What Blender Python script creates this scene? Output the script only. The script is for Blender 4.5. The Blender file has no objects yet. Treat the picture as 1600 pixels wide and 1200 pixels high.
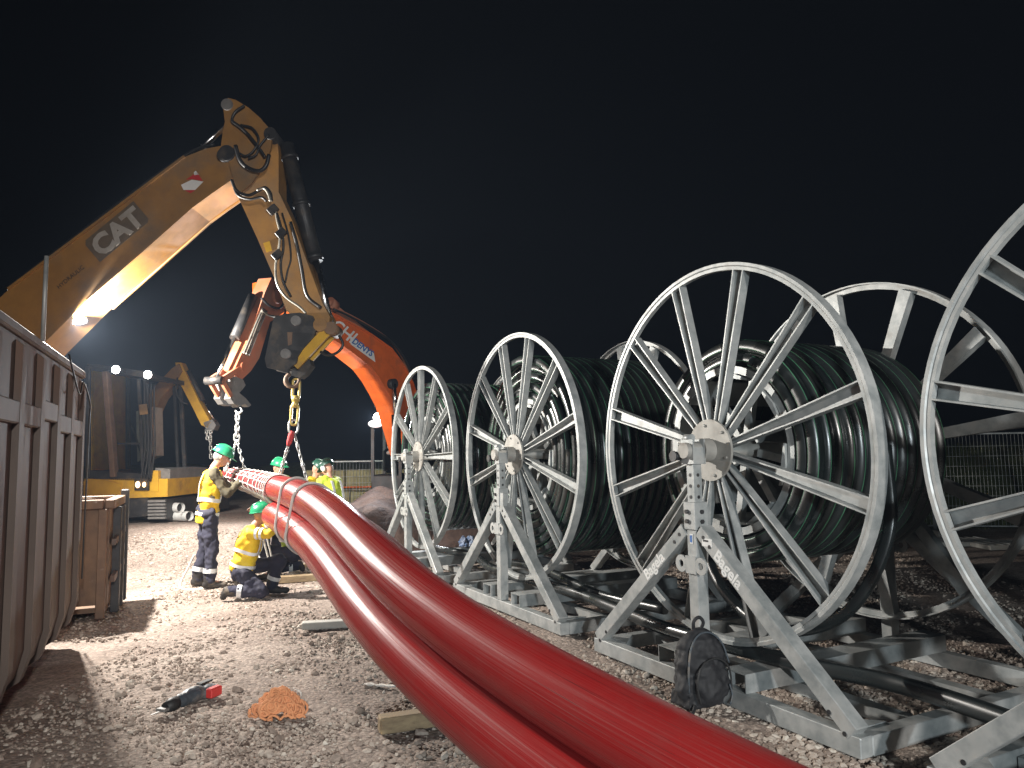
import bpy, bmesh, math, random
import numpy as np
from mathutils import Vector, Matrix, noise
random.seed(7); rng = np.random.default_rng(11)
scn = bpy.context.scene
COL = scn.collection
PI = math.pi

# ------------------------------------------------------------------ camera, world, lamps, exposure
FPX, PITCH, ROLL, HC = 1151.4, 0.0974, -0.0175, 1.722
cF = Vector((0, math.cos(PITCH), math.sin(PITCH)))
_u = Vector((0, -math.sin(PITCH), math.cos(PITCH)))
cR = Vector((1, 0, 0)) * math.cos(ROLL) + _u * math.sin(ROLL)
cU = -Vector((1, 0, 0)) * math.sin(ROLL) + _u * math.cos(ROLL)
EYE = Vector((0, 0, HC))
cam_d = bpy.data.cameras.new('camera'); cam = bpy.data.objects.new('camera', cam_d); COL.objects.link(cam)
cam_d.sensor_width = 36; cam_d.lens = FPX / 1600 * 36; cam_d.clip_start = 0.05; cam_d.clip_end = 600
m3 = Matrix((cR, cU, -cF)).transposed()
cam.matrix_world = Matrix.Translation(EYE) @ m3.to_4x4()
scn.camera = cam

world = bpy.data.worlds.new('World'); scn.world = world; world.use_nodes = True
bg = world.node_tree.nodes['Background']
bg.inputs[0].default_value = (0.33, 0.40, 0.62, 1); bg.inputs[1].default_value = 0.0022
scn.view_settings.view_transform = 'Standard'; scn.view_settings.look = 'None'
scn.view_settings.exposure = 0.0; scn.view_settings.gamma = 1
scn.view_settings.use_curve_mapping = False
scn.cycles.max_bounces = 6; scn.cycles.diffuse_bounces = 3; scn.cycles.glossy_bounces = 3
scn.cycles.transmission_bounces = 4; scn.cycles.transparent_max_bounces = 6
scn.cycles.sample_clamp_indirect = 4.0

def ray(px, py):
    return cF + cR * ((px - 800) / FPX) + cU * ((600 - py) / FPX)
def W(px, py, Z):                      # point of the place seen at a pixel, Z metres along the view
    return EYE + ray(px, py) * Z
def G(px, py, z=0.0):                  # ground point
    d = ray(px, py); return EYE + d * ((z - HC) / d.z)
class Plane:                           # upright plane through two points (a machine's boom plane)
    def __init__(s, A, B):
        s.A = A; s.d = Vector((B.x - A.x, B.y - A.y, 0)).normalized()
        s.n = Vector((-s.d.y, s.d.x, 0))
        if s.n.y < 0: s.n = -s.n       # n points away from the camera
    def hit(s, px, py):
        d = ray(px, py); return EYE + d * ((s.A - EYE).dot(s.n) / d.dot(s.n))

def lamp(name, loc, target, power, color, radius=0.08, angle=150, blend=0.6):
    d = bpy.data.lights.new(name, 'SPOT'); d.energy = power; d.color = color; d.shadow_soft_size = radius
    d.spot_size = math.radians(angle); d.spot_blend = blend
    o = bpy.data.objects.new(name, d); COL.objects.link(o); o.location = loc
    o.rotation_euler = (Vector(target) - Vector(loc)).to_track_quat('-Z', 'Y').to_euler()
    return o

CATP = Plane(W(0, 480, 9.22), W(460, 480, 9.22))         # near side of the yellow machine's boom
BOOM_LAMP = W(113, 498, 9.36)
HAZE = 0.0012
WHITE = (1.0, 0.95, 0.88)
lamp('boom_worklight_beam', BOOM_LAMP + Vector((0.10, -0.14, -0.06)), BOOM_LAMP + Vector((1.0, 0.15, -0.45)), 2700, WHITE, 0.06, 178, 0.25)
DIG2_L = [W(179, 577, 13.9), W(229, 585, 13.9)]
for p in DIG2_L:
    lamp('cab_worklight_beam', p + Vector((0, -0.12, -0.02)), p + Vector((2.0, -5, -3.0)), 330, WHITE, 0.06, 150, 0.5)
HIT_L = W(591, 652, 15.6)
lamp('far_worklight_beam', HIT_L + Vector((-0.05, -0.15, 0)), W(440, 780, 10.0), 600, (0.9, 0.95, 1.0), 0.06, 140, 0.6)
# floodlight inferred behind the photographer, then a second lamp added as fill
lamp('unseen_floodlight', (1.8, -7.0, 2.5), (2.4, 6.0, 0.8), 3000, (0.84, 0.95, 1.0), 0.18, 56, 0.7)
lamp('unseen_floodlight', (4.5, -8.0, 5.0), (-3.0, 7.0, 1.3), 4800, (1.0, 0.95, 0.90), 0.3, 66, 0.7)  # extra fill, put in to brighten the left ground, boom and container

# ------------------------------------------------------------------ materials
def nd(nt, t, **kw):
    n = nt.nodes.new(t)
    for k, v in kw.items():
        if k in n.inputs: n.inputs[k].default_value = v
        else: setattr(n, k, v)
    return n
def mat(name, c1, c2=None, rough=0.5, metal=0.0, scale=6.0, detail=6.0, lo=0.35, hi=0.65, bump=0.0, bscale=60.0, bdist=0.004,
        spec=0.5, rvar=0.1, dirt=None, dscale=2.2, dlo=0.52, dhi=0.72, stretch=None, coat=0.0):
    m = bpy.data.materials.new(name); m.use_nodes = True; nt = m.node_tree
    b = nt.nodes['Principled BSDF']
    b.inputs['Roughness'].default_value = rough; b.inputs['Metallic'].default_value = metal
    b.inputs['Specular IOR Level'].default_value = spec; b.inputs['Coat Weight'].default_value = coat
    tc = nd(nt, 'ShaderNodeTexCoord'); src = tc.outputs['Object']
    if stretch:
        mp = nd(nt, 'ShaderNodeMapping'); mp.inputs['Scale'].default_value = stretch
        nt.links.new(src, mp.inputs[0]); src = mp.outputs[0]
    c2 = c2 or tuple(x * 0.75 for x in c1)
    nz = nd(nt, 'ShaderNodeTexNoise', Scale=scale, Detail=detail, Roughness=0.6)
    nt.links.new(src, nz.inputs['Vector'])
    mr = nd(nt, 'ShaderNodeMapRange'); mr.inputs[1].default_value = lo; mr.inputs[2].default_value = hi
    nt.links.new(nz.outputs[0], mr.inputs[0])
    mx = nd(nt, 'ShaderNodeMix', data_type='RGBA')
    mx.inputs[6].default_value = (*c2, 1); mx.inputs[7].default_value = (*c1, 1)
    nt.links.new(mr.outputs[0], mx.inputs[0]); out = mx.outputs[2]
    if dirt:
        n2 = nd(nt, 'ShaderNodeTexNoise', Scale=dscale, Detail=8.0, Roughness=0.65)
        nt.links.new(src, n2.inputs['Vector'])
        r2 = nd(nt, 'ShaderNodeMapRange'); r2.inputs[1].default_value = dlo; r2.inputs[2].default_value = dhi
        nt.links.new(n2.outputs[0], r2.inputs[0])
        m2 = nd(nt, 'ShaderNodeMix', data_type='RGBA'); m2.inputs[7].default_value = (*dirt, 1)
        nt.links.new(r2.outputs[0], m2.inputs[0]); nt.links.new(out, m2.inputs[6]); out = m2.outputs[2]
        rr = nd(nt, 'ShaderNodeMapRange'); rr.inputs[3].default_value = rough; rr.inputs[4].default_value = min(1, rough + 0.3)
        nt.links.new(r2.outputs[0], rr.inputs[0]); nt.links.new(rr.outputs[0], b.inputs['Roughness'])
    elif rvar:
        rr = nd(nt, 'ShaderNodeMapRange'); rr.inputs[3].default_value = max(0.02, rough - rvar); rr.inputs[4].default_value = min(1, rough + rvar)
        nt.links.new(mr.outputs[0], rr.inputs[0]); nt.links.new(rr.outputs[0], b.inputs['Roughness'])
    nt.links.new(out, b.inputs['Base Color'])
    if bump:
        n3 = nd(nt, 'ShaderNodeTexNoise', Scale=bscale, Detail=6.0, Roughness=0.6)
        nt.links.new(src, n3.inputs['Vector'])
        bp = nd(nt, 'ShaderNodeBump', Strength=bump, Distance=bdist)
        nt.links.new(n3.outputs[0], bp.inputs['Height']); nt.links.new(bp.outputs[0], b.inputs['Normal'])
    return m
def emis(name, c, s):
    m = bpy.data.materials.new(name); m.use_nodes = True
    b = m.node_tree.nodes['Principled BSDF']; b.inputs['Base Color'].default_value = (0.8, 0.8, 0.8, 1)
    b.inputs['Emission Color'].default_value = (*c, 1); b.inputs['Emission Strength'].default_value = s
    return m
M = {}
M['galv'] = mat('galvanised_steel', (0.47, 0.48, 0.47), (0.27, 0.29, 0.29), 0.5, 0.35, 7, 9, 0.36, 0.64, 0.15, 90, 0.002, dirt=(0.30, 0.29, 0.27), dscale=3.5, dlo=0.55, dhi=0.8)
M['galv_worn'] = mat('weathered_galvanised_steel', (0.40, 0.39, 0.36), (0.25, 0.24, 0.22), 0.6, 0.25, 7, 8, 0.3, 0.7, 0.2, 70, 0.002, dirt=(0.22, 0.18, 0.14), dscale=4, dlo=0.56, dhi=0.8)
M['hdpe'] = mat('black_plastic_pipe', (0.013, 0.016, 0.016), (0.020, 0.024, 0.024), 0.30, 0, 4, 6, rvar=0.08, spec=0.85)
M['stripe'] = mat('green_stripe', (0.08, 0.24, 0.13), (0.05, 0.17, 0.09), 0.4)
M['red'] = mat('red_pipe_plastic', (0.33, 0.018, 0.017), (0.27, 0.015, 0.015), 0.29, 0, 1.2, 8, 0.25, 0.75, 0.12, 26, 0.002, spec=0.27, stretch=(1, 1, 1), dirt=(0.25, 0.045, 0.04), dscale=1.6, dlo=0.50, dhi=0.85)
def scuffed(m):                         # fine drag scratches and dust streaks along the pipe
    nt = m.node_tree; L = nt.links; b = nt.nodes['Principled BSDF']; a = nd(nt, 'ShaderNodeAttribute', attribute_name='pipe_coord')
    n = nd(nt, 'ShaderNodeTexNoise', Scale=17.0, Detail=7.0, Roughness=0.72); L.new(a.outputs['Vector'], n.inputs['Vector'])
    r = nd(nt, 'ShaderNodeMapRange'); r.inputs[1].default_value = 0.53; r.inputs[2].default_value = 0.80; r.inputs[4].default_value = 0.75; L.new(n.outputs[0], r.inputs[0])
    src = b.inputs['Base Color'].links[0].from_socket
    x = nd(nt, 'ShaderNodeMix', data_type='RGBA'); x.inputs[7].default_value = (0.27, 0.12, 0.105, 1); L.new(r.outputs[0], x.inputs[0]); L.new(src, x.inputs[6]); L.new(x.outputs[2], b.inputs['Base Color'])
    n2 = nd(nt, 'ShaderNodeTexNoise', Scale=42.0, Detail=3.0, Roughness=0.6); L.new(a.outputs['Vector'], n2.inputs['Vector'])
    r2 = nd(nt, 'ShaderNodeMapRange'); r2.inputs[1].default_value = 0.64; r2.inputs[2].default_value = 0.70; L.new(n2.outputs[0], r2.inputs[0])
    x2 = nd(nt, 'ShaderNodeMix', data_type='RGBA'); x2.inputs[7].default_value = (0.07, 0.012, 0.012, 1); L.new(r2.outputs[0], x2.inputs[0]); L.new(x.outputs[2], x2.inputs[6]); L.new(x2.outputs[2], b.inputs['Base Color'])
    r3 = nd(nt, 'ShaderNodeMapRange'); r3.inputs[1].default_value = 0.40; r3.inputs[2].default_value = 0.70; r3.inputs[3].default_value = 0.24; r3.inputs[4].default_value = 0.46; L.new(n.outputs[0], r3.inputs[0]); L.new(r3.outputs[0], b.inputs['Roughness'])
scuffed(M['red'])
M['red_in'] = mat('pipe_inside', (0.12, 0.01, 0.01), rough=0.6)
M['yellow'] = mat('dirty_yellow_paint', (0.33, 0.165, 0.04), (0.26, 0.13, 0.035), 0.55, 0, 5, 8, bump=0.1, bscale=40, dirt=(0.17, 0.12, 0.075), dscale=1.8, dlo=0.46, dhi=0.74)
M['yellow_clean'] = mat('yellow_paint', (0.62, 0.36, 0.03), (0.5, 0.28, 0.03), 0.42, 0, 5, 8, dirt=(0.2, 0.13, 0.07), dscale=2, dlo=0.55, dhi=0.8)
M['orange'] = mat('orange_paint', (0.72, 0.135, 0.018), (0.6, 0.11, 0.016), 0.42, 0, 5, 8, dirt=(0.28, 0.09, 0.04), dscale=2, dlo=0.52, dhi=0.8)
M['orange_dirty'] = mat('dusty_orange_paint', (0.55, 0.16, 0.07), (0.42, 0.14, 0.07), 0.55, 0, 5, 8, dirt=(0.38, 0.20, 0.13), dscale=3, dlo=0.42, dhi=0.7)
M['dark'] = mat('dark_steel', (0.045, 0.045, 0.047), (0.025, 0.025, 0.027), 0.5, 0.3, 6, 8, bump=0.1, dirt=(0.10, 0.08, 0.06), dscale=4)
M['cast'] = mat('bare_cast_steel', (0.26, 0.25, 0.24), (0.17, 0.165, 0.16), 0.55, 0.4, 8, 8, bump=0.2, bscale=50)
M['chrome'] = mat('chrome_rod', (0.75, 0.75, 0.76), rough=0.18, metal=1.0)
M['rubber'] = mat('black_rubber', (0.018, 0.018, 0.018), rough=0.65)
M['hose'] = mat('hydraulic_hose', (0.02, 0.02, 0.021), rough=0.45)
M['steelpipe'] = mat('steel_line', (0.40, 0.38, 0.33), rough=0.35, metal=0.6)
M['white'] = mat('white_paint', (0.78, 0.78, 0.76), (0.68, 0.68, 0.66), 0.5)
M['decal'] = mat('dimmed_pale_decal', (0.40, 0.37, 0.33), (0.30, 0.27, 0.23), 0.6)  # pale letters darkened in colour, standing in for the weak light on them
M['decal_d'] = mat('worn_dark_decal', (0.10, 0.075, 0.05), (0.14, 0.10, 0.06), 0.6)
M['redpaint'] = mat('red_print', (0.55, 0.03, 0.03), rough=0.5)
M['black'] = mat('black_print', (0.02, 0.02, 0.022), rough=0.5)
M['blueprint'] = mat('blue_print', (0.05, 0.16, 0.45), rough=0.5)
M['glass'] = None
g = bpy.data.materials.new('cab_glass'); g.use_nodes = True; gb = g.node_tree.nodes['Principled BSDF']
gb.inputs['Base Color'].default_value = (0.75, 0.85, 0.85, 1); gb.inputs['Roughness'].default_value = 0.03
gb.inputs['Transmission Weight'].default_value = 1.0; gb.inputs['IOR'].default_value = 1.02; gb.inputs['Specular IOR Level'].default_value = 1.0
M['glass'] = g
M['lens'] = emis('lit_lamp_lens', (1, 0.97, 0.92), 60.0)
M['lens_dim'] = emis('lamp_lens_reflector', (0.85, 0.92, 1), 0.7)
M['lens_warm'] = emis('lit_marker_lens', (1, 0.55, 0.22), 7.0)
M['skip'] = mat('rusty_container_paint', (0.125, 0.096, 0.080), (0.075, 0.056, 0.047), 0.62, 0.1, 3, 9, 0.3, 0.7, 0.25, 40, 0.003, dirt=(0.15, 0.085, 0.06), dscale=2.2, dlo=0.50, dhi=0.75, stretch=(1, 1, 0.35))
M['skip2'] = mat('brown_skip_paint', (0.20, 0.12, 0.07), (0.12, 0.075, 0.05), 0.65, 0.1, 4, 9, bump=0.25, bscale=40, dirt=(0.34, 0.30, 0.26), dscale=5, dlo=0.62, dhi=0.72)
M['wood'] = mat('weathered_timber', (0.36, 0.27, 0.16), (0.22, 0.155, 0.09), 0.8, 0, 6, 8, bump=0.3, bscale=30, stretch=(0.6, 6, 6))
M['hivis_y'] = mat('hivis_yellow_orange_fabric', (0.85, 0.50, 0.02), (0.75, 0.55, 0.03), 0.7, 0, 3, 4)
M['hivis_l'] = mat('hivis_lime_fabric', (0.50, 0.62, 0.04), (0.42, 0.55, 0.05), 0.7, 0, 4, 4)
M['reflect'] = mat('reflective_tape', (0.82, 0.84, 0.86), rough=0.4, metal=0.1)
M['navy'] = mat('navy_trousers', (0.035, 0.035, 0.06), (0.025, 0.025, 0.042), 0.85, 0, 8, 6)
M['brown_cloth'] = mat('brown_sweater', (0.10, 0.085, 0.05), (0.07, 0.06, 0.038), 0.9, 0, 8, 6)
M['skin'] = mat('skin', (0.50, 0.27, 0.19), (0.44, 0.23, 0.16), 0.5, 0, 6, 4)
M['hair'] = mat('grey_hair', (0.22, 0.21, 0.20), rough=0.7)
M['helmet'] = mat('green_helmet', (0.02, 0.26, 0.12), (0.018, 0.22, 0.10), 0.32)
M['helmet_d'] = mat('dark_green_helmet', (0.02, 0.09, 0.06), rough=0.35)
M['boot'] = mat('work_boot_leather', (0.035, 0.03, 0.028), rough=0.6, dirt=(0.2, 0.16, 0.12), dscale=6)
M['glove'] = mat('orange_glove', (0.75, 0.28, 0.05), rough=0.7)
M['rope_w'] = mat('white_rope', (0.66, 0.63, 0.58), (0.5, 0.47, 0.43), 0.85)
M['rope_o'] = mat('orange_rope', (0.72, 0.32, 0.15), (0.58, 0.24, 0.11), 0.9, 0, 20)
M['net'] = mat('shrunk_netting', (0.20, 0.03, 0.03), (0.14, 0.025, 0.03), 0.45)
M['chain'] = mat('galvanised_chain', (0.62, 0.62, 0.60), rough=0.35, metal=0.6)
M['chain_y'] = mat('yellow_chain', (0.66, 0.50, 0.16), (0.5, 0.36, 0.1), 0.4, 0.3)
M['sling_r'] = mat('red_sling', (0.50, 0.05, 0.05), rough=0.8)
M['pack'] = mat('black_backpack_nylon', (0.020, 0.020, 0.022), (0.011, 0.011, 0.013), 0.72, 0, 9, 6, bump=0.35, bscale=14, bdist=0.02)
M['concrete'] = mat('mossy_concrete', (0.33, 0.30, 0.16), (0.25, 0.22, 0.11), 0.9, 0, 6, 9, bump=0.3, bscale=30, dirt=(0.18, 0.16, 0.07), dscale=2.5)
M['slab'] = mat('pale_concrete', (0.46, 0.45, 0.41), (0.34, 0.33, 0.30), 0.9, 0, 6, 9)
M['earth'] = mat('damp_earth', (0.11, 0.07, 0.055), (0.07, 0.045, 0.038), 0.95, 0, 5, 9, bump=0.6, bscale=14, bdist=0.05)
M['blue_cloth'] = mat('blue_cloth', (0.10, 0.20, 0.42), (0.45, 0.5, 0.6), 0.8, 0, 14, 4)
M['plastic_w'] = mat('white_plastic', (0.70, 0.70, 0.68), rough=0.4)
M['tool_red'] = mat('red_battery', (0.60, 0.04, 0.035), rough=0.4)
M['tool_grey'] = mat('grey_tool_body', (0.06, 0.075, 0.09), (0.04, 0.05, 0.06), 0.5, dirt=(0.2, 0.17, 0.14), dscale=9)
M['barrier'] = mat('grey_barrier', (0.32, 0.29, 0.27), rough=0.6)

# ------------------------------------------------------------------ mesh helpers
def frame_of(t, up=Vector((0, 0, 1))):
    t = t.normalized()
    if abs(t.dot(up)) > 0.97: up = Vector((1, 0, 0))
    x = up.cross(t).normalized(); y = t.cross(x).normalized()
    return x, y, t
class MB:
    def __init__(s): s.v = []; s.f = []; s.mi = []; s.sm = []
    def add(s, vs, fs, mi=0, smooth=False):
        o = len(s.v); s.v.extend([Vector(p) for p in vs])
        for k, f in enumerate(fs):
            s.f.append([i + o for i in f]); s.mi.append(mi[k] if isinstance(mi, (list, tuple)) else mi); s.sm.append(smooth)
        return s
    def box(s, c, sx, sy, sz, x=None, y=None, z=None, mi=0, bev=0.0):
        c = Vector(c); x = Vector(x) if x else Vector((1, 0, 0)); y = Vector(y) if y else Vector((0, 1, 0)); z = Vector(z) if z else Vector((0, 0, 1))
        if bev <= 0:
            vs = [c + x * (a * sx / 2) + y * (b * sy / 2) + z * (d * sz / 2) for d in (-1, 1) for b in (-1, 1) for a in (-1, 1)]
            return s.add(vs, [(0, 2, 3, 1), (4, 5, 7, 6), (0, 1, 5, 4), (2, 6, 7, 3), (0, 4, 6, 2), (1, 3, 7, 5)], mi)
        e = bev; vs = []; fs = []
        for (d, k) in ((-sz / 2, 1), (-sz / 2 + e, 0), (sz / 2 - e, 0), (sz / 2, 1)):
            hx = sx / 2 - (e if k else 0); hy = sy / 2 - (e if k else 0); q = e * 0.7
            for (a, b) in ((-hx + q, -hy), (hx - q, -hy), (hx, -hy + q), (hx, hy - q), (hx - q, hy), (-hx + q, hy), (-hx, hy - q), (-hx, -hy + q)):
                vs.append(c + x * a + y * b + z * d)
        for r in range(3):
            for i in range(8):
                j = (i + 1) % 8; fs.append((r * 8 + i, r * 8 + j, r * 8 + 8 + j, r * 8 + 8 + i))
        fs.append(tuple(range(7, -1, -1))); fs.append(tuple(range(24, 32)))
        return s.add(vs, fs, mi)
    def beam(s, a, b, w, h, up=(0, 0, 1), mi=0, bev=0.0):
        a = Vector(a); b = Vector(b); x, y, t = frame_of(b - a, Vector(up))
        return s.box((a + b) / 2, w, h, (b - a).length, x, y, t, mi, bev)
    def tube(s, pts, r, seg=8, closed=False, mi=0, caps=True, smooth=True, up=(0, 0, 1)):
        pts = [Vector(p) for p in pts]; n = len(pts); vs = []; fs = []; px = None
        for i, p in enumerate(pts):
            if closed: t = pts[(i + 1) % n] - pts[i - 1]
            else: t = pts[min(i + 1, n - 1)] - pts[max(i - 1, 0)]
            if t.length < 1e-9: t = Vector((0, 0, 1))
            t.normalize()
            if px is None: x, y, _ = frame_of(t, Vector(up))
            else:
                x = px - t * px.dot(t)
                x = x.normalized() if x.length > 1e-6 else frame_of(t)[0]
                y = t.cross(x)
            px = x; rr = r[i] if isinstance(r, (list, tuple)) else r
            for k in range(seg):
                a = 2 * PI * k / seg; vs.append(p + x * (rr * math.cos(a)) + y * (rr * math.sin(a)))
        m = n if closed else n - 1
        for i in range(m):
            for k in range(seg):
                j = (k + 1) % seg; i2 = (i + 1) % n
                fs.append((i * seg + k, i * seg + j, i2 * seg + j, i2 * seg + k))
        s.add(vs, fs, mi, smooth)
        if caps and not closed:
            o = len(s.v) - len(vs)
            s.f.append([o + k for k in range(seg - 1, -1, -1)]); s.mi.append(mi); s.sm.append(False)
            s.f.append([o + (n - 1) * seg + k for k in range(seg)]); s.mi.append(mi); s.sm.append(False)
        return s
    def cyl(s, a, b, r, seg=16, mi=0, smooth=True):
        return s.tube([a, b], r, seg, False, mi, True, smooth)
    def prism(s, pts, vec, mi=0):
        pts = [Vector(p) for p in pts]; vec = Vector(vec); n = len(pts)
        vs = pts + [p + vec for p in pts]
        fs = [tuple(range(n)), tuple(range(2 * n - 1, n - 1, -1))] + [(i, i + n, (i + 1) % n + n, (i + 1) % n) for i in range(n)]
        return s.add(vs, fs, mi)
    def ell(s, c, rx, ry, rz, x=None, y=None, z=None, nu=14, nv=9, mi=0, v0=0.0, v1=1.0):
        c = Vector(c); x = Vector(x) if x else Vector((1, 0, 0)); y = Vector(y) if y else Vector((0, 1, 0)); z = Vector(z) if z else Vector((0, 0, 1))
        vs = []; fs = []
        for j in range(nv + 1):
            th = PI * (v0 + (v1 - v0) * j / nv)
            for i in range(nu):
                a = 2 * PI * i / nu
                vs.append(c + x * (rx * math.sin(th) * math.cos(a)) + y * (ry * math.sin(th) * math.sin(a)) + z * (rz * math.cos(th)))
        for j in range(nv):
            for i in range(nu):
                k = (i + 1) % nu; fs.append((j * nu + i, j * nu + nu + i, j * nu + nu + k, j * nu + k))
        return s.add(vs, fs, mi, True)
    def rev(s, prof, o, ax, seg=48, mi=0, smooth=False, closed=True):   # revolve (r, along) profile round an axis
        o = Vector(o); x, y, t = frame_of(Vector(ax)); n = len(prof); vs = []; fs = []
        for i in range(seg):
            a = 2 * PI * i / seg; d = x * math.cos(a) + y * math.sin(a)
            for (r, h) in prof: vs.append(o + d * r + t * h)
        for i in range(seg):
            i2 = (i + 1) % seg
            for k in range(n if closed else n - 1):
                k2 = (k + 1) % n; fs.append((i * n + k, i2 * n + k, i2 * n + k2, i * n + k2))
        return s.add(vs, fs, mi, smooth)
    def mesh(s, name, mats):
        me = bpy.data.meshes.new(name)
        me.from_pydata([tuple(p) for p in s.v], [], s.f)
        for m in (mats if isinstance(mats, (list, tuple)) else [mats]): me.materials.append(m)
        me.polygons.foreach_set('material_index', s.mi); me.polygons.foreach_set('use_smooth', s.sm)
        me.update(); return me
    def build(s, name, mats, parent=None, fix=True, local=False):
        if parent is not None and not local:
            inv = WM(parent).inverted(); s.v = [inv @ p for p in s.v]
        me = s.mesh(name, mats)
        if fix:
            bm = bmesh.new(); bm.from_mesh(me); bmesh.ops.recalc_face_normals(bm, faces=bm.faces); bm.to_mesh(me); bm.free()
        o = bpy.data.objects.new(name, me); COL.objects.link(o)
        if parent is not None: o.parent = parent
        return o
def WM(o):
    m = Matrix.LocRotScale(o.location, o.rotation_euler, o.scale)
    return WM(o.parent) @ m if o.parent else m
def tag(o, label=None, cat=None, group=None, kind=None):
    if label: o['label'] = label
    if cat: o['category'] = cat
    if group: o['group'] = group
    if kind: o['kind'] = kind
    return o
def thing(name, label, cat, loc, rotz=0.0, group=None):
    o = bpy.data.objects.new(name, None); COL.objects.link(o); o.location = Vector(loc); o.rotation_euler = (0, 0, rotz)
    o.empty_display_size = 0.2
    return tag(o, label, cat, group)
def kids(o): return [c for c in bpy.data.objects if c.parent == o]
def copy_tree(o, parent=None):
    c = o.copy(); COL.objects.link(c); c.parent = parent
    for ch in kids(o): copy_tree(ch, c)
    return c
def dupe(o, parent, mw=None):
    c = o.copy(); COL.objects.link(c); c.parent = parent
    if mw is not None: c.matrix_local = mw
    return c
def catmull(pts, n=8):
    pts = [Vector(p) for p in pts]; out = []
    P = [pts[0] * 2 - pts[1]] + pts + [pts[-1] * 2 - pts[-2]]
    for i in range(1, len(P) - 2):
        for k in range(n):
            t = k / n; a, b, c, d = P[i - 1], P[i], P[i + 1], P[i + 2]
            out.append(0.5 * ((2 * b) + (c - a) * t + (2 * a - 5 * b + 4 * c - d) * t * t + (3 * b - a - 3 * c + d) * t ** 3))
    out.append(pts[-1]); return out
def text(name, s, size, o, x, y, m, parent, depth=0.003, bold=0.0, align='LEFT', lean=0.0):
    cu = bpy.data.curves.new(name, 'FONT'); cu.body = s; cu.size = size; cu.extrude = depth; cu.offset = bold; cu.align_x = align
    cu.resolution_u = 3
    t = bpy.data.objects.new(name, cu); COL.objects.link(t)
    dg = bpy.context.evaluated_depsgraph_get(); me = bpy.data.meshes.new_from_object(t.evaluated_get(dg))
    COL.objects.unlink(t); bpy.data.objects.remove(t)
    x = Vector(x).normalized(); y = Vector(y); y = (y - x * y.dot(x)).normalized(); z = x.cross(y); y = y + x * lean
    mw = Matrix((x, y, z)).transposed().to_4x4(); mw.translation = Vector(o)
    if parent is not None: mw = WM(parent).inverted() @ mw
    me.transform(mw); me.materials.clear(); me.materials.append(m)
    ob = bpy.data.objects.new(name, me); COL.objects.link(ob); ob.parent = parent
    return ob
def remeshed(mb, name, m, parent, voxel, smooth=4, disp=0.0, dscale=0.12):
    me = mb.mesh('tmp', m); o = bpy.data.objects.new('tmp', me); COL.objects.link(o)
    r = o.modifiers.new('r', 'REMESH'); r.mode = 'VOXEL'; r.voxel_size = voxel
    if smooth:
        sm = o.modifiers.new('s', 'SMOOTH'); sm.iterations = smooth; sm.factor = 0.5
    dg = bpy.context.evaluated_depsgraph_get(); me2 = bpy.data.meshes.new_from_object(o.evaluated_get(dg))
    bpy.data.objects.remove(o)
    n = len(me2.vertices); co = np.zeros(n * 3); me2.vertices.foreach_get('co', co); co = co.reshape(-1, 3)
    if disp:
        no = np.zeros(n * 3); me2.vertices.foreach_get('normal', no); no = no.reshape(-1, 3)
        for i in range(n):
            v = Vector(co[i]) / dscale
            co[i] += no[i] * disp * (noise.noise(v) + 0.5 * noise.noise(v * 2.3))
    inv = np.array(WM(parent).inverted()); co = co @ inv[:3, :3].T + inv[:3, 3]
    me2.vertices.foreach_set('co', co.ravel()); me2.materials.clear(); me2.materials.append(m)
    me2.polygons.foreach_set('material_index', [0] * len(me2.polygons))
    me2.polygons.foreach_set('use_smooth', [True] * len(me2.polygons)); me2.update()
    ob = bpy.data.objects.new(name, me2); COL.objects.link(ob); ob.parent = parent
    return ob

# ------------------------------------------------------------------ ground
def sstep(a, b, x):
    t = np.clip((x - a) / (b - a), 0, 1); return t * t * (3 - 2 * t)
def gheight(x, y):
    x = np.asarray(x, float); y = np.asarray(y, float)
    z = 0.55 * sstep(11.6, 14.2, y + 0.12 * x + 0.8) * sstep(-3.4, -5.0, x)
    return z
def gz(x, y): return float(gheight(x, y))
def spaced(lo, hi, near, d0, grow):
    out = [near]; d = d0
    while out[-1] < hi: out.append(out[-1] + d); d *= grow
    d = d0
    while out[0] > lo: out.insert(0, out[0] - d); d *= grow
    return np.array(out)
gx = spaced(-170, 170, -0.5, 0.055, 1.035); gy = spaced(-30, 260, 6.0, 0.06, 1.03)
XX, YY = np.meshgrid(gx, gy)
ZZ = gheight(XX, YY)
def fbm(x, y, s, oct=4, seed=0.0):
    out = np.empty(x.size)
    xf = x.ravel(); yf = y.ravel()
    for i in range(x.size): out[i] = noise.fractal(Vector((xf[i] / s + seed, yf[i] / s, seed)), 0.7, 2.1, oct)
    return out.reshape(x.shape)
near_m = np.clip(1.4 - np.hypot(XX + 0.5, YY - 6) / 16, 0.0, 1)
ZZ = ZZ + near_m * (0.020 * fbm(XX, YY, 0.9, 3, 3.1) + 0.012 * fbm(XX, YY, 0.16, 3, 9.2)) - 0.012
ny, nx = XX.shape
vs = np.stack([XX, YY, ZZ], -1).reshape(-1, 3)
idx = np.arange(ny * nx).reshape(ny, nx)
fs = np.stack([idx[:-1, :-1], idx[:-1, 1:], idx[1:, 1:], idx[1:, :-1]], -1).reshape(-1, 4)
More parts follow.
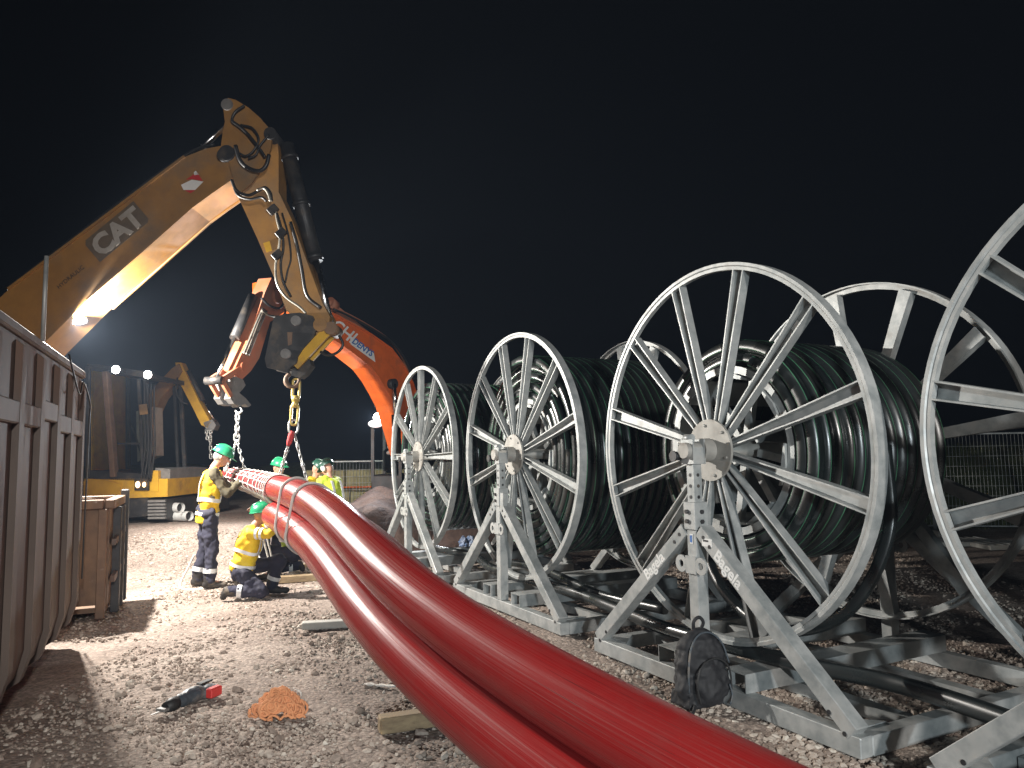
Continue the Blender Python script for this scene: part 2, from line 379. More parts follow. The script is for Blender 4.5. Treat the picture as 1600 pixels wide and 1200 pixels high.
def np_mesh(name, vs, fs, mats, smooth=True, mi=None):
    me = bpy.data.meshes.new(name); k = fs.shape[1]
    me.vertices.add(len(vs)); me.vertices.foreach_set('co', np.ascontiguousarray(vs, np.float32).ravel())
    me.loops.add(fs.size); me.loops.foreach_set('vertex_index', np.ascontiguousarray(fs, np.int32).ravel())
    me.polygons.add(len(fs)); me.polygons.foreach_set('loop_start', np.arange(0, fs.size, k, dtype=np.int32))
    me.polygons.foreach_set('use_smooth', np.full(len(fs), smooth))
    for m in mats: me.materials.append(m)
    if mi is not None: me.polygons.foreach_set('material_index', np.ascontiguousarray(mi, np.int32))
    me.update(calc_edges=True); me.validate(); return me
def ground_mat():
    m = bpy.data.materials.new('gravel_ground'); m.use_nodes = True; nt = m.node_tree; b = nt.nodes['Principled BSDF']
    L = nt.links; tc = nd(nt, 'ShaderNodeTexCoord'); src = tc.outputs['Object']
    n1 = nd(nt, 'ShaderNodeTexNoise', Scale=0.55, Detail=7.0, Roughness=0.6); L.new(src, n1.inputs['Vector'])
    n2 = nd(nt, 'ShaderNodeTexNoise', Scale=38.0, Detail=5.0, Roughness=0.7); L.new(src, n2.inputs['Vector'])
    vo = nd(nt, 'ShaderNodeTexVoronoi', Scale=34.0); L.new(src, vo.inputs['Vector'])
    r1 = nd(nt, 'ShaderNodeValToRGB'); r1.color_ramp.elements[0].position = 0.36; r1.color_ramp.elements[1].position = 0.64
    r1.color_ramp.elements[0].color = (0.20, 0.155, 0.13, 1); r1.color_ramp.elements[1].color = (0.38, 0.315, 0.27, 1)
    L.new(n1.outputs[0], r1.inputs[0])
    r2 = nd(nt, 'ShaderNodeMapRange'); r2.inputs[1].default_value = 0.3; r2.inputs[2].default_value = 0.7; r2.inputs[3].default_value = 0.55; r2.inputs[4].default_value = 1.45
    L.new(n2.outputs[0], r2.inputs[0])
    sc = nd(nt, 'ShaderNodeVectorMath', operation='SCALE'); L.new(r1.outputs[0], sc.inputs[0]); L.new(r2.outputs[0], sc.inputs['Scale'])
    hs = nd(nt, 'ShaderNodeSeparateColor'); L.new(vo.outputs['Color'], hs.inputs[0])
    r3 = nd(nt, 'ShaderNodeMapRange'); r3.inputs[3].default_value = 0.75; r3.inputs[4].default_value = 1.3; L.new(hs.outputs[0], r3.inputs[0])
    s2 = nd(nt, 'ShaderNodeVectorMath', operation='SCALE'); L.new(sc.outputs[0], s2.inputs[0]); L.new(r3.outputs[0], s2.inputs['Scale'])
    L.new(s2.outputs[0], b.inputs['Base Color']); b.inputs['Roughness'].default_value = 0.92; b.inputs['Specular IOR Level'].default_value = 0.25
    ad = nd(nt, 'ShaderNodeMath', operation='SUBTRACT'); L.new(n2.outputs[0], ad.inputs[0]); L.new(vo.outputs['Distance'], ad.inputs[1])
    bp = nd(nt, 'ShaderNodeBump', Strength=0.55, Distance=0.02); L.new(ad.outputs[0], bp.inputs['Height']); L.new(bp.outputs[0], b.inputs['Normal'])
    return m
ground = bpy.data.objects.new('ground', np_mesh('ground', vs, fs, [ground_mat()])); COL.objects.link(ground); tag(ground, kind='structure')

def stone_mat():
    m = bpy.data.materials.new('crushed_stone'); m.use_nodes = True; nt = m.node_tree; b = nt.nodes['Principled BSDF']; L = nt.links
    ge = nd(nt, 'ShaderNodeNewGeometry'); r = nd(nt, 'ShaderNodeValToRGB')
    e = r.color_ramp.elements; e[0].color = (0.22, 0.17, 0.14, 1); e[1].color = (0.58, 0.53, 0.46, 1)
    k = e.new(0.5); k.color = (0.38, 0.315, 0.265, 1); k = e.new(0.85); k.color = (0.47, 0.405, 0.345, 1)
    L.new(ge.outputs['Random Per Island'], r.inputs[0])
    tc = nd(nt, 'ShaderNodeTexCoord'); n = nd(nt, 'ShaderNodeTexNoise', Scale=45.0, Detail=4.0); L.new(tc.outputs['Object'], n.inputs['Vector'])
    mr = nd(nt, 'ShaderNodeMapRange'); mr.inputs[3].default_value = 0.65; mr.inputs[4].default_value = 1.3; L.new(n.outputs[0], mr.inputs[0])
    s = nd(nt, 'ShaderNodeVectorMath', operation='SCALE'); L.new(r.outputs[0], s.inputs[0]); L.new(mr.outputs[0], s.inputs['Scale'])
    L.new(s.outputs[0], b.inputs['Base Color']); b.inputs['Roughness'].default_value = 0.9; b.inputs['Specular IOR Level'].default_value = 0.3
    return m
STONE = stone_mat()
def rock_templates(n):
    out = []
    for k in range(n):
        bm = bmesh.new(); bmesh.ops.create_icosphere(bm, subdivisions=1, radius=1.0)
        V = np.array([v.co for v in bm.verts]); F = np.array([[v.index for v in f.verts] for f in bm.faces]); bm.free()
        V = V * rng.uniform(0.72, 1.15, (len(V), 1)) * np.array([1.0, rng.uniform(0.65, 0.95), rng.uniform(0.45, 0.75)])
        out.append((V, F))
    return out
ROCKS = rock_templates(9)
def scatter(name, P, S, sink=0.35):
    n = len(P); vv = []; ff = []; o = 0
    pick = rng.integers(0, len(ROCKS), n)
    for k, (V, F) in enumerate(ROCKS):
        q = np.where(pick == k)[0]
        if not len(q): continue
        a = rng.uniform(0, 2 * PI, len(q)); b = rng.normal(0, 0.35, len(q)); c = rng.normal(0, 0.35, len(q))
        ca, sa, cb, sb, cc, sc = np.cos(a), np.sin(a), np.cos(b), np.sin(b), np.cos(c), np.sin(c)
        R = np.empty((len(q), 3, 3))
        R[:, 0] = np.stack([ca * cb, ca * sb * sc - sa * cc, ca * sb * cc + sa * sc], -1)
        R[:, 1] = np.stack([sa * cb, sa * sb * sc + ca * cc, sa * sb * cc - ca * sc], -1)
        R[:, 2] = np.stack([-sb, cb * sc, cb * cc], -1)
        w = np.einsum('nij,vj->nvi', R, V) * S[q][:, None, None]
        w = w + P[q][:, None, :]; w[:, :, 2] += (S[q] * (0.5 - sink))[:, None]
        f = F[None] + (np.arange(len(q)) * len(V))[:, None, None] + o
        vv.append(w.reshape(-1, 3)); ff.append(f.reshape(-1, 3)); o += len(q) * len(V)
    ob = bpy.data.objects.new(name, np_mesh(name, np.concatenate(vv), np.concatenate(ff), [STONE], smooth=False)); COL.objects.link(ob)
    return ob
def stone_points(n, x0, x1, y0, y1, patch=0.55, ps=0.7):
    x = rng.uniform(x0, x1, n * 2); y = rng.uniform(y0, y1, n * 2)
    keep = np.abs(x) < (y * 0.74 + 0.9)
    x, y = x[keep], y[keep]
    w = np.array([noise.noise(Vector((a / ps, b / ps, 5.5))) for a, b in zip(x, y)])
    keep = rng.uniform(0, 1, len(x)) < np.clip(patch + 0.9 * w, 0.08, 1)
    x, y = x[keep], y[keep]
    return np.stack([x, y, gheight(x, y) - 0.012], -1)
P1 = stone_points(23000, -3.6, 4.2, 3.6, 7.4); S1 = np.clip(rng.lognormal(-4.52, 0.42, len(P1)), 0.005, 0.034)
P2 = stone_points(26000, -8.5, 6.5, 7.4, 13.5); S2 = np.clip(rng.lognormal(-4.25, 0.4, len(P2)), 0.008, 0.045)
P4 = stone_points(700, -3.4, 3.6, 3.7, 8.0, 0.6, 1.1); S4 = np.clip(rng.lognormal(-3.45, 0.30, len(P4)), 0.02, 0.055)
P3 = stone_points(9000, 1.0, 3.6, 3.6, 6.6, 0.8); S3 = np.clip(rng.lognormal(-3.95, 0.36, len(P3)), 0.010, 0.040)
tag(scatter('gravel', np.concatenate([P1, P2, P3, P4]), np.concatenate([S1, S2, S3, S4])),
    'loose crushed stone gravel strewn over the work yard', 'gravel', kind='stuff')

# ------------------------------------------------------------------ cable reels in a row
YAW = 0.4714; cn = Vector((math.cos(YAW), math.sin(YAW), 0)); cu_ = Vector((-math.sin(YAW), math.cos(YAW), 0)); cz = Vector((0, 0, 1))
RR, WID, HUBZ = 1.4, 1.706, 1.74
R3 = Vector((1.486, 5.551, 0)); STEP = Vector((1.4727, -2.9406, 0))
REELS = [R3 - STEP * 2, R3 - STEP, R3, R3 + STEP * 0.935]
RL = ['galvanised cable reel farthest along the row, beside the orange digger', 'galvanised cable reel second from the far end, its lower spokes tinted orange',
      'galvanised cable reel behind the black backpack, wound with a thin coil', 'empty galvanised cable reel cut off by the right edge']
def uchan(mb, a, b, wa, wb, depth, side, openv, th=0.010):
    """tapered U channel from a to b, its open side towards openv"""
    a = Vector(a); b = Vector(b); side = Vector(side); o = Vector(openv)
    def sec(p, w): 
        h = w / 2
        return [p - side * h, p - side * h + o * depth, p - side * (h - th) + o * depth, p - side * (h - th) + o * th,
                p + side * (h - th) + o * th, p + side * (h - th) + o * depth, p + side * h + o * depth, p + side * h]
    A = sec(a, wa); B = sec(b, wb); fs = [(i, (i + 1) % 8, 8 + (i + 1) % 8, 8 + i) for i in range(8)]
    fs += [(0, 1, 2, 3), (0, 3, 4, 7), (4, 5, 6, 7), (8, 9, 10, 11), (8, 11, 12, 15), (12, 13, 14, 15)]
    mb.add(A + B, fs)
SPK = None
def make_flange(reel, x0, sgn, phase, mt):
    """one wheel: rim (the part itself), spokes as its sub-parts; sgn -1 faces out of the near side"""
    rim = MB(); d = 0.085
    prof = [(RR, 0), (RR, d), (RR - 0.012, d), (RR - 0.012, d * 0.55), (RR - 0.055, d * 0.55), (RR - 0.055, d * 0.45 - 0.03), (RR - 0.03, d * 0.45 - 0.03), (RR - 0.022, 0)]
    rim.rev([(r, x0 + (h if sgn < 0 else -h)) for r, h in prof], (0, 0, HUBZ), (1, 0, 0), 96, smooth=False)
    fl = rim.build('flange_rim', M[mt], reel, local=True)
    hub = MB(); hub.rev([(0.062, x0 + sgn * 0.002), (0.23, x0 + sgn * 0.002), (0.23, x0 + sgn * 0.022), (0.062, x0 + sgn * 0.022)], (0, 0, HUBZ), (1, 0, 0), 40)
    hub.rev([(0.078, x0 + sgn * 0.024), (0.088, x0 + sgn * 0.024), (0.088, x0 + sgn * 0.125), (0.078, x0 + sgn * 0.125)], (0, 0, HUBZ), (1, 0, 0), 32, smooth=False)
    for k in range(6):
        a = k * PI / 3 + 0.3; hub.cyl((x0 + sgn * 0.02, 0.19 * math.cos(a), HUBZ + 0.19 * math.sin(a)), (x0 + sgn * 0.036, 0.19 * math.cos(a), HUBZ + 0.19 * math.sin(a)), 0.012, 6)
    hub.build('hub_plate', M['galv_worn'], fl, local=True)
    first = None
    for k in range(12):
        a = phase + k * PI / 6
        if first is None:
            mb = MB(); mb2 = mb
            uchan(mb, (0, 0, 0.15), (0, 0, RR - 0.045), 0.052, 0.108, 0.072, (0, 1, 0), (-1 if sgn < 0 else 1, 0, 0))
            first = mb.build('spoke', M[mt], None); o = first; o.parent = fl
        else: o = dupe(first, fl)
        o.matrix_local = Matrix.Translation((x0 + (0.080 if sgn < 0 else -0.080), 0, HUBZ)) @ Matrix.Rotation(a, 4, 'X')
    return fl
def make_reel(i, phase, mt, label):
    r = thing('cable_reel', label, 'cable reel', REELS[i], YAW, 'cable reels in the row')
    make_flange(r, 0.0, -1, phase, mt); make_flange(r, WID, 1, phase + 0.13, mt)
    ax = MB(); ax.cyl((-0.27, 0, HUBZ), (WID + 0.27, 0, HUBZ), 0.058, 20); ax.build('axle', M['galv_worn'], r, local=True)
    for x in (0.16, WID - 0.19):
        d = MB(); d.rev([(0.585, x), (0.64, x), (0.64, x + 0.04), (0.585, x + 0.04)], (0, 0, HUBZ), (1, 0, 0), 48); d.build('drum_ring', M['galv'], r, local=True)
    first = None
    for k in range(8):
        a = k * PI / 4 + 0.2
        if first is None:
            d = MB(); w = 0.15
            d.prism([(0.14, -w, 0.545), (0.14, w, 0.545), (0.14, w * 0.98, 0.557), (0.14, 0, 0.583), (0.14, -w * 0.98, 0.557)], (WID - 0.30, 0, 0))
            d.box((0.36, 0, 0.34), 0.05, 0.06, 0.42); d.box((WID - 0.36, 0, 0.34), 0.05, 0.06, 0.42)
            first = d.build('drum_stave', M['galv'], None); o = first; o.parent = r
        else: o = dupe(first, r)
        o.matrix_local = Matrix.Translation((0, 0, HUBZ)) @ Matrix.Rotation(a, 4, 'X')
    return r
# black pipe wound on a reel
ANG = []; AMI = []
for q in range(4):
    c = q * PI / 2 + 0.5
    ANG += [c - 0.06, c + 0.06, c + 0.55]; AMI += [1, 0, 0]
def coil_tube(mb, pts, r, tw=0.35):
    """pipe along pts with four narrow coloured stripes"""
    n = len(pts); vs = []; fs = []; mi = []; px = None; S = len(ANG)
    for i, p in enumerate(pts):
        t = (pts[min(i + 1, n - 1)] - pts[max(i - 1, 0)]).normalized()
        if px is None: x, y, _ = frame_of(t)
        else: x = (px - t * px.dot(t)).normalized(); y = t.cross(x)
        px = x
        for a in ANG: vs.append(p + x * (r * math.cos(a)) + y * (r * math.sin(a)))
        if i:
            o = (i - 1) * S
            for k in range(S): fs.append((o + k, o + (k + 1) % S, o + S + (k + 1) % S, o + S + k)); mi.append(AMI[k])
    mb.add(vs, fs, mi, True)
    o = len(mb.v) - len(vs); mb.f.append([o + k for k in range(S)]); mb.mi.append(0); mb.sm.append(False)
    mb.f.append([o + (n - 1) * S + k for k in range(S)]); mb.mi.append(0); mb.sm.append(False)
PR = 0.052
def wind(i, rads, label, x0, x1, jit=0.0018, seg=80):
    t = thing('wound_pipe', label, 'pipe coil', REELS[i], YAW, 'black striped pipe wound on the reels')
    def layer(r, xa, xb, ph):
        mb = MB(); turns = (xb - xa) / (PR * 2.08); N = int(turns * seg); pts = []
        for k in range(N + 1):
            a = ph + 2 * PI * k / seg; u = k / N
            ov = 1 + jit * noise.noise(Vector((k / 40.0, r * 9, i * 3.1))); dx = 0.004 * noise.noise(Vector((k / 23.0, r * 5, 7 + i)))
            pts.append(Vector((xa + (xb - xa) * u + dx, r * ov * math.cos(a), HUBZ + r * ov * math.sin(a))))
        coil_tube(mb, pts, PR); return mb.build('pipe_turns', [M['hdpe'], M['stripe']], t, fix=False, local=True)
    layer(rads[-1], x0, x1, 1.1 * i)
    for k, r in enumerate(rads[:-1]): layer(r, x0 + 0.012 * (k % 2), x0 + 0.012 * (k % 2) + 0.24, 0.7 * k + i)
    return t
reels = [make_reel(0, 0.0, 'galv', RL[0]), make_reel(1, PI / 12, 'galv', RL[1]), make_reel(2, PI / 12, 'galv', RL[2]), make_reel(3, PI / 12 - 0.04, 'galv', RL[3])]
a = PI / 12 + PI / 6; b = MB(); b.box((0.064, -1.14 * math.sin(a), HUBZ + 1.14 * math.cos(a)), 0.003, 0.062, 0.075, (1, 0, 0), (0, math.cos(a), math.sin(a)), (0, -math.sin(a), math.cos(a)))
lab_ = b.build('sticker', M['white'], kids(reels[2])[0], local=True)
wind(0, [0.70, 0.80, 0.90, 1.0, 1.095], 'thick coil of black green-striped pipe on the farthest reel', 0.13, WID - 0.14)
wind(1, [0.70, 0.80, 0.90, 1.0, 1.095], 'thick coil of black green-striped pipe on the second reel from the far end', 0.13, WID - 0.14)
wind(2, [0.70, 0.795], 'thin loose coil of black striped pipe on the reel behind the backpack', 0.17, WID - 0.14, 0.007)

# stands: A-frames on a base, one under each reel
def make_stand(i, label):
    s = thing('reel_stand', label, 'reel stand', REELS[i], YAW, 'galvanised stands under the reels')
    HL = 1.34; xs = -0.175; xe = WID + 0.175
    def part(name, fn, m='galv'):
        b = MB(); fn(b); return b.build(name, M[m], s, local=True)
    for x, sg in ((xs, -1), (xe, 1)):
        part('base_beam', lambda b: b.beam((x, -HL, 0.072), (x, HL, 0.072), 0.10, 0.115, bev=0.006))
        p = part('post', lambda b: (b.box((x, 0, 0.13 + 0.56), 0.095, 0.10, 1.118, bev=0.006), b.box((x, 0, 1.46), 0.075, 0.08, 0.42, bev=0.004),
                                    b.box((x, 0, 1.265), 0.122, 0.125, 0.20, bev=0.004)))
        def bolt(u, v, r, seg, m='dark', par=p, nm='bolt'): MB().cyl(u, v, r, seg).build(nm, M[m], par, local=True)
        for z in (1.40, 1.48, 1.56):
            bolt((x + sg * 0.036, 0.0, z), (x + sg * 0.041, 0.0, z), 0.013, 10); bolt((x, -0.038, z), (x, -0.043, z), 0.013, 10)
        for z in (1.225, 1.295): bolt((x + sg * 0.06, 0.02, z), (x + sg * 0.078, 0.02, z), 0.017, 6); bolt((x, -0.06, z), (x, -0.075, z), 0.017, 6)
        for sd in (-1, 1):
            leg = part('leg', lambda b: b.beam((x, sd * (HL - 0.05), 0.135), (x, sd * 0.075, 1.165), 0.10, 0.105, up=(1, 0, 0), bev=0.006))
            for (yy, zz) in ((HL - 0.10, 0.125), (HL - 0.20, 0.215), (0.19, 1.06), (0.13, 1.12)):
                bolt((x + sg * 0.05, sd * yy, zz), (x + sg * 0.056, sd * yy, zz), 0.014, 10, 'black', leg, 'bolt_hole')
        # lifting plate with two holes
        def plate(b):
            for sd in (-1, 1):
                c = Vector((x + sg * 0.053, sd * 0.105, 0.915))
                b.rev([(0.026, 0), (0.062, 0), (0.062, 0.014), (0.026, 0.014)], c, (sg, 0, 0), 20)
            b.box((x + sg * 0.062, 0, 0.915), 0.013, 0.11, 0.125)
        part('lifting_plate', plate)
        def cradle(b):
            b.box((x - sg * 0.052, 0, 1.73), 0.012, 0.13, 0.18); b.box((x + sg * 0.052, 0, 1.73), 0.012, 0.13, 0.18)
            b.box((x, -0.056, 1.70), 0.09, 0.012, 0.12); b.box((x, 0.056, 1.70), 0.09, 0.012, 0.12)
            b.cyl((x, 0.03, 1.80), (x, 0.14, 1.80), 0.022, 12); b.cyl((x + sg * 0.03, -0.03, 1.83), (x + sg * 0.03, 0.05, 1.83), 0.03, 12)
        part('axle_cradle', cradle)
        part('locking_knob', lambda b: (b.cyl((x + sg * 0.02, 0.10, 1.70), (x + sg * 0.10, 0.10, 1.70), 0.034, 14), b.cyl((x + sg * 0.10, 0.10, 1.70), (x + sg * 0.112, 0.10, 1.70), 0.041, 14)), 'dark')
    for y in (-HL + 0.05, HL - 0.05):
        part('side_beam', lambda b: b.beam((xs + 0.052, y, 0.07), (xe - 0.052, y, 0.07), 0.10, 0.112, bev=0.006))
        part('gusset', lambda b: b.prism([(xs + 0.06, y - 0.045 * (1 if y > 0 else -1), 0.129), (xs + 0.30, y - 0.045 * (1 if y > 0 else -1), 0.129), (xs + 0.06, y - 0.28 * (1 if y > 0 else -1), 0.129)], (0, 0, 0.008)))
    for y in (-0.36, 0.36):
        def pocket(b):
            w, h, th = 0.20, 0.125, 0.008; z0 = 0.128; xa, xb = xs - 0.03, xe + 0.03; L = xb - xa; xc = (xa + xb) / 2
            b.box((xc, y, z0 + h - th / 2), L, w, th); b.box((xc, y - w / 2 + th / 2, z0 + (h - th) / 2), L, th, h - th); b.box((xc, y + w / 2 - th / 2, z0 + (h - th) / 2), L, th, h - th)
        part('fork_pocket', pocket)
    for x in (0.42, 1.25): part('cross_beam', lambda b: b.beam((x, -HL + 0.11, 0.055), (x, HL - 0.11, 0.055), 0.10, 0.08))
    return s
ST = [make_stand(0, 'galvanised A-frame stand under the farthest reel'), make_stand(1, 'galvanised A-frame stand with open square fork pockets, second from the far end'),
      make_stand(2, 'galvanised A-frame stand with white lettering behind the backpack'), make_stand(3, 'galvanised A-frame stand leg cut off at the lower right corner')]
# lettering and stickers on the legs of the third stand
inv3 = ST[2]; mw3 = WM(inv3)
def leg_pt(sd, t, off=0.0, dx=-0.2275): 
    a = Vector((0, sd * 1.29, 0.135)); b = Vector((0, sd * 0.075, 1.165)); d = (b - a).normalized()
    p = a + (b - a) * t; nrm = Vector((0, d.z, -d.y)) * off
    return Vector((dx, p.y + nrm.y, p.z + nrm.z)), d
for sd, t0 in ((1, 0.60), (-1, 0.86)):
    p, d = leg_pt(sd, t0); dirn = d if sd == 1 else -d
    upv = Vector((0, -dirn.z, dirn.y)); 
    if upv.z < 0: upv = -upv
    c = mw3 @ (p - upv * 0.034); text('lettering', 'Bagela', 0.118, c, (mw3.to_3x3() @ dirn), (mw3.to_3x3() @ upv), M['white'], inv3, 0.0015, 0.003)
b = MB(); p, d = leg_pt(-1, 0.925, 0); b.box(p + Vector((0, 0.0, 0.0)), 0.003, 0.10, 0.055, None, None, None); 
st = b.build('sticker', M['white'], inv3, local=True)
b = MB(); b.box(p + Vector((-0.003, 0.01, 0.012)), 0.002, 0.05, 0.012); b.build('sticker_print', M['black'], st, local=True)
b = MB(); b.box((-0.226, 0, 1.10), 0.003, 0.03, 0.07); st = b.build('sticker', M['white'], inv3, local=True)
b = MB(); b.box((-0.229, 0, 1.10), 0.002, 0.02, 0.05); b.build('sticker_print', M['blueprint'], st, local=True)
# cable box on the second stand's post
b = MB(); b.box((-0.20, -0.10, 1.235), 0.05, 0.09, 0.16, bev=0.006); o = b.build('lock_box', M['galv'], ST[1], local=True)

# loose black pipes lying along the row over the stand frames
def loose(name, pts, r, label, stripes=True, group='loose black pipes lying across the stand frames'):
    mb = MB(); coil_tube(mb, catmull(pts, 10), r)
    return tag(mb.build(name, [M['hdpe'], M['hdpe']], None, fix=False), label, 'pipe', group)
def RP(i, a, b, z): return REELS[i] + cn * a + cu_ * b + cz * z
loose('loose_pipe', [RP(0, 0.3, 0.2, 0.31), RP(0, 0.45, -1.0, 0.31), RP(1, 0.22, 1.2, 0.31), RP(1, 0.15, 0.3, 0.32), RP(1, 0.20, -0.9, 0.31), RP(2, 0.10, 1.3, 0.31), RP(2, 0.02, 0.5, 0.31), RP(2, 0.15, -0.6, 0.31), RP(2, 0.3, -1.3, 0.31), RP(3, 0.2, 0.6, 0.31), RP(3, 0.25, -0.8, 0.31)], 0.055,
      'long thick black pipe lying along the row over the nearest stand frames')
loose('loose_pipe', [RP(1, 0.62, 1.5, 0.30), RP(1, 0.55, 0.5, 0.36), RP(1, 0.42, -0.4, 0.35), RP(1, 0.36, -1.2, 0.31), RP(2, 0.50, 1.25, 0.30)], 0.045,
      'pale-lit short black pipe end lying between the second and third reel')
loose('loose_pipe', [RP(2, 0.75, 0.86, 1.75), RP(2, 0.70, 0.92, 1.25), RP(2, 0.60, 0.72, 0.72), RP(2, 0.52, 0.25, 0.43), RP(2, 0.50, -0.2, 0.40), RP(2, 0.58, -0.66, 0.62), RP(2, 0.72, -0.90, 1.15), RP(2, 0.8, -0.86, 1.75)], 0.045,
      'slack black pipe hanging low under the reel behind the backpack')

# ------------------------------------------------------------------ bundle of three red pipes hung from the machines
D = 0.320
BZ = [Vector(p) for p in ((-2.9569, 9.3833, 1.2073), (-0.547, 4.4282, 1.2212), (-1.4092, 5.5051, 0.7841), (0.807, 2.4677, 0.4445))]
def bez(t): return BZ[0] * (1 - t) ** 3 + BZ[1] * (3 * t * (1 - t) ** 2) + BZ[2] * (3 * t * t * (1 - t)) + BZ[3] * t ** 3
def bezT(t):                             # the topmost pipe's own line
    p = bez(t); d = (bez(min(1, t + 0.01)) - bez(max(0, t - 0.01))).normalized(); r = Vector((-d.y, d.x, 0)).normalized(); r = r if r.x > 0 else -r
    u = r.cross(d); u = u if u.z > 0 else -u
    return p + r * TRI[0].x + u * TRI[0].y
TW = 0.3739
TRI = [Vector((x * math.cos(TW) - y * math.sin(TW), x * math.sin(TW) + y * math.cos(TW))) * D for x, y in ((0, 0.5774), (-0.503, -0.2887), (0.503, -0.2887))]
TOP = [W(356, 741, 10.9), W(376, 745, 10.6), W(402, 752, 10.2), W(428, 762, 9.8)] + [bezT(t) for t in (0.03, 0.13, 0.24, 0.36, 0.48, 0.60, 0.72, 0.82, 0.91, 1.0)]
TOP.append(TOP[-1] + (TOP[-1] - TOP[-2]) * 2.2 + Vector((0.03, 0, 0.05)))
tp = [Vector(p) for p in catmull(TOP, 12)]
for it in range(90):
    tp = [tp[0]] + [(tp[i - 1] + tp[i] * 2 + tp[i + 1]) / 4 for i in range(1, len(tp) - 1)] + [tp[-1]]
def bframe(i):
    t = (tp[min(i + 1, len(tp) - 1)] - tp[max(i - 1, 0)]).normalized(); r = Vector((-t.y, t.x, 0)).normalized()
    if r.x < 0: r = -r
    return t, r, (r.cross(t) if r.cross(t).z > 0 else t.cross(r))
def bundle_pt(i, k, sq=1.0):
    t, r, u = bframe(i); q = (TRI[k] - TRI[0]) * sq
    return tp[i] + r * q.x + u * q.y
cum = [0.0]
for a, b in zip(tp[:-1], tp[1:]): cum.append(cum[-1] + (b - a).length)
def taper(i):
    t = min(1.0, cum[i] / 1.7); return 0.58 + 0.42 * t * t * (3 - 2 * t)
def squeeze(i): return taper(i)
IL = next(i for i in range(len(tp)) if 800 + FPX * (bundle_pt(i, 1) - EYE).dot(cR) / (bundle_pt(i, 1) - EYE).dot(cF) > 430)       # the left pipe starts later than the other two
for k, lab in enumerate(('topmost red pipe of the hanging bundle of three', 'left lower red pipe of the hanging bundle, nearest the container side', 'right lower red pipe of the hanging bundle, on the reel side')):
    n = len(tp); i0 = (0, IL, 1)[k]
    mb = MB(); mb.tube([bundle_pt(i, k, squeeze(i)) for i in range(i0, n)], [D / 2 * taper(i) for i in range(i0, n)], 40, caps=False)
    t = thing('red_pipe', lab, 'pipe', bundle_pt(n - 1, k), 0, 'red pipes in the bundle')
    pw = mb.build('pipe_wall', M['red'], t); at_ = pw.data.attributes.new('pipe_coord', 'FLOAT_VECTOR', 'POINT')
    at_.data.foreach_set('vector', [c for i in range(i0, n) for q in range(40) for c in (math.cos(2 * PI * q / 40), math.sin(2 * PI * q / 40), cum[i] * 0.035 + 3.0 * k)])
    b = MB(); b.tube([bundle_pt(i, k, squeeze(i)) for i in range(i0, i0 + 6)], [D / 2 * taper(i) - 0.02 for i in range(i0, i0 + 6)], 24, caps=False)
    t0 = (bundle_pt(i0 + 1, k) - bundle_pt(i0, k)).normalized()
    b.rev([(D / 2 * taper(i0) - 0.02, 0), (D / 2 * taper(i0), -0.001)], bundle_pt(i0, k, squeeze(i0)), t0, 24, closed=False)
    b.build('pipe_mouth', M['red_in'], t)
def wrap_loop(i, tilt=0.0, grow=0.012, seg=42):
    """cord pulled tight round the three pipes at station i"""
    t, r, u = bframe(i); c0 = tp[i]; P = []
    sq = squeeze(i); rad = D / 2 * taper(i) + grow
    cs = [(TRI[q] - TRI[0]) * sq for q in ((0, 1, 2) if i >= IL else (0, 2))]
    for k in range(seg):
        a = 2 * PI * k / seg; d = Vector((math.cos(a), math.sin(a))); best = max(cs, key=lambda c: c.dot(d)); q = best + d * rad
        P.append(c0 + r * q.x + u * q.y + t * (tilt * q.x + 0.06 * tilt * math.sin(3 * a)))
    return P
def station(px): # index of bundle station whose top pipe centre shows near this pixel column
    best = min(range(len(tp)), key=lambda i: abs(800 + FPX * (tp[i] - EYE).dot(cR) / (tp[i] - EYE).dot(cF) - px))
    return best
net = thing('pipe_netting', 'white cord netting and dark wrap tied round the raised end of the bundle', 'netting', tp[4])
stations = [i for i in range(1, len(tp)) if 0.15 < cum[i] and i < IL]
lo_i, hi_i = stations[0], stations[-1]
sl = []
for q in np.linspace(0.2, 1.65, 11):
    i = min(range(len(tp)), key=lambda i: abs(cum[i] - q)); sl.append(i)
fine = [wrap_loop(i, 0, 0.006) for i in range(lo_i, hi_i + 1)]
mb = MB(); S = 42
for L in fine: mb.v.extend(L)
for a in range(len(fine) - 1):
    for k in range(S): mb.f.append([a * S + k, a * S + (k + 1) % S, (a + 1) * S + (k + 1) % S, (a + 1) * S + k]); mb.mi.append(0); mb.sm.append(True)
mb.build('wrap', M['net'], net)
for q in np.linspace(0.22, cum[IL] - 0.08, 11):
    j = max(1, next(k for k in range(len(cum)) if cum[k] >= q)); f = (q - cum[j - 1]) / (cum[j] - cum[j - 1])
    A = wrap_loop(j - 1, 0.25, 0.014); B = wrap_loop(j, 0.25, 0.014)
    MB().tube([a.lerp(b_, f) for a, b_ in zip(A, B)], 0.0075, 6, True).build('cord_loop', M['rope_w'], net)
for k in (3, 10, 15, 18, 22): 
    MB().tube([wrap_loop(i, 0.25, 0.016)[k] + Vector((0, 0, 0.006 * math.sin(i * 2.0 + k))) for i in range(lo_i, hi_i + 1)], 0.007, 6).build('cord', M['rope_w'], net)
for px, tl, lab in ((462, -0.5, 'white lashing rope round the bundle, left of the two loops'), (488, 0.55, 'white lashing rope crossing the bundle diagonally above the kneeling man')):
    i = station(px); tag(MB().tube(wrap_loop(i, tl, 0.013, 48), 0.013, 7, True).build('lashing_rope', M['rope_w']), lab, 'rope')

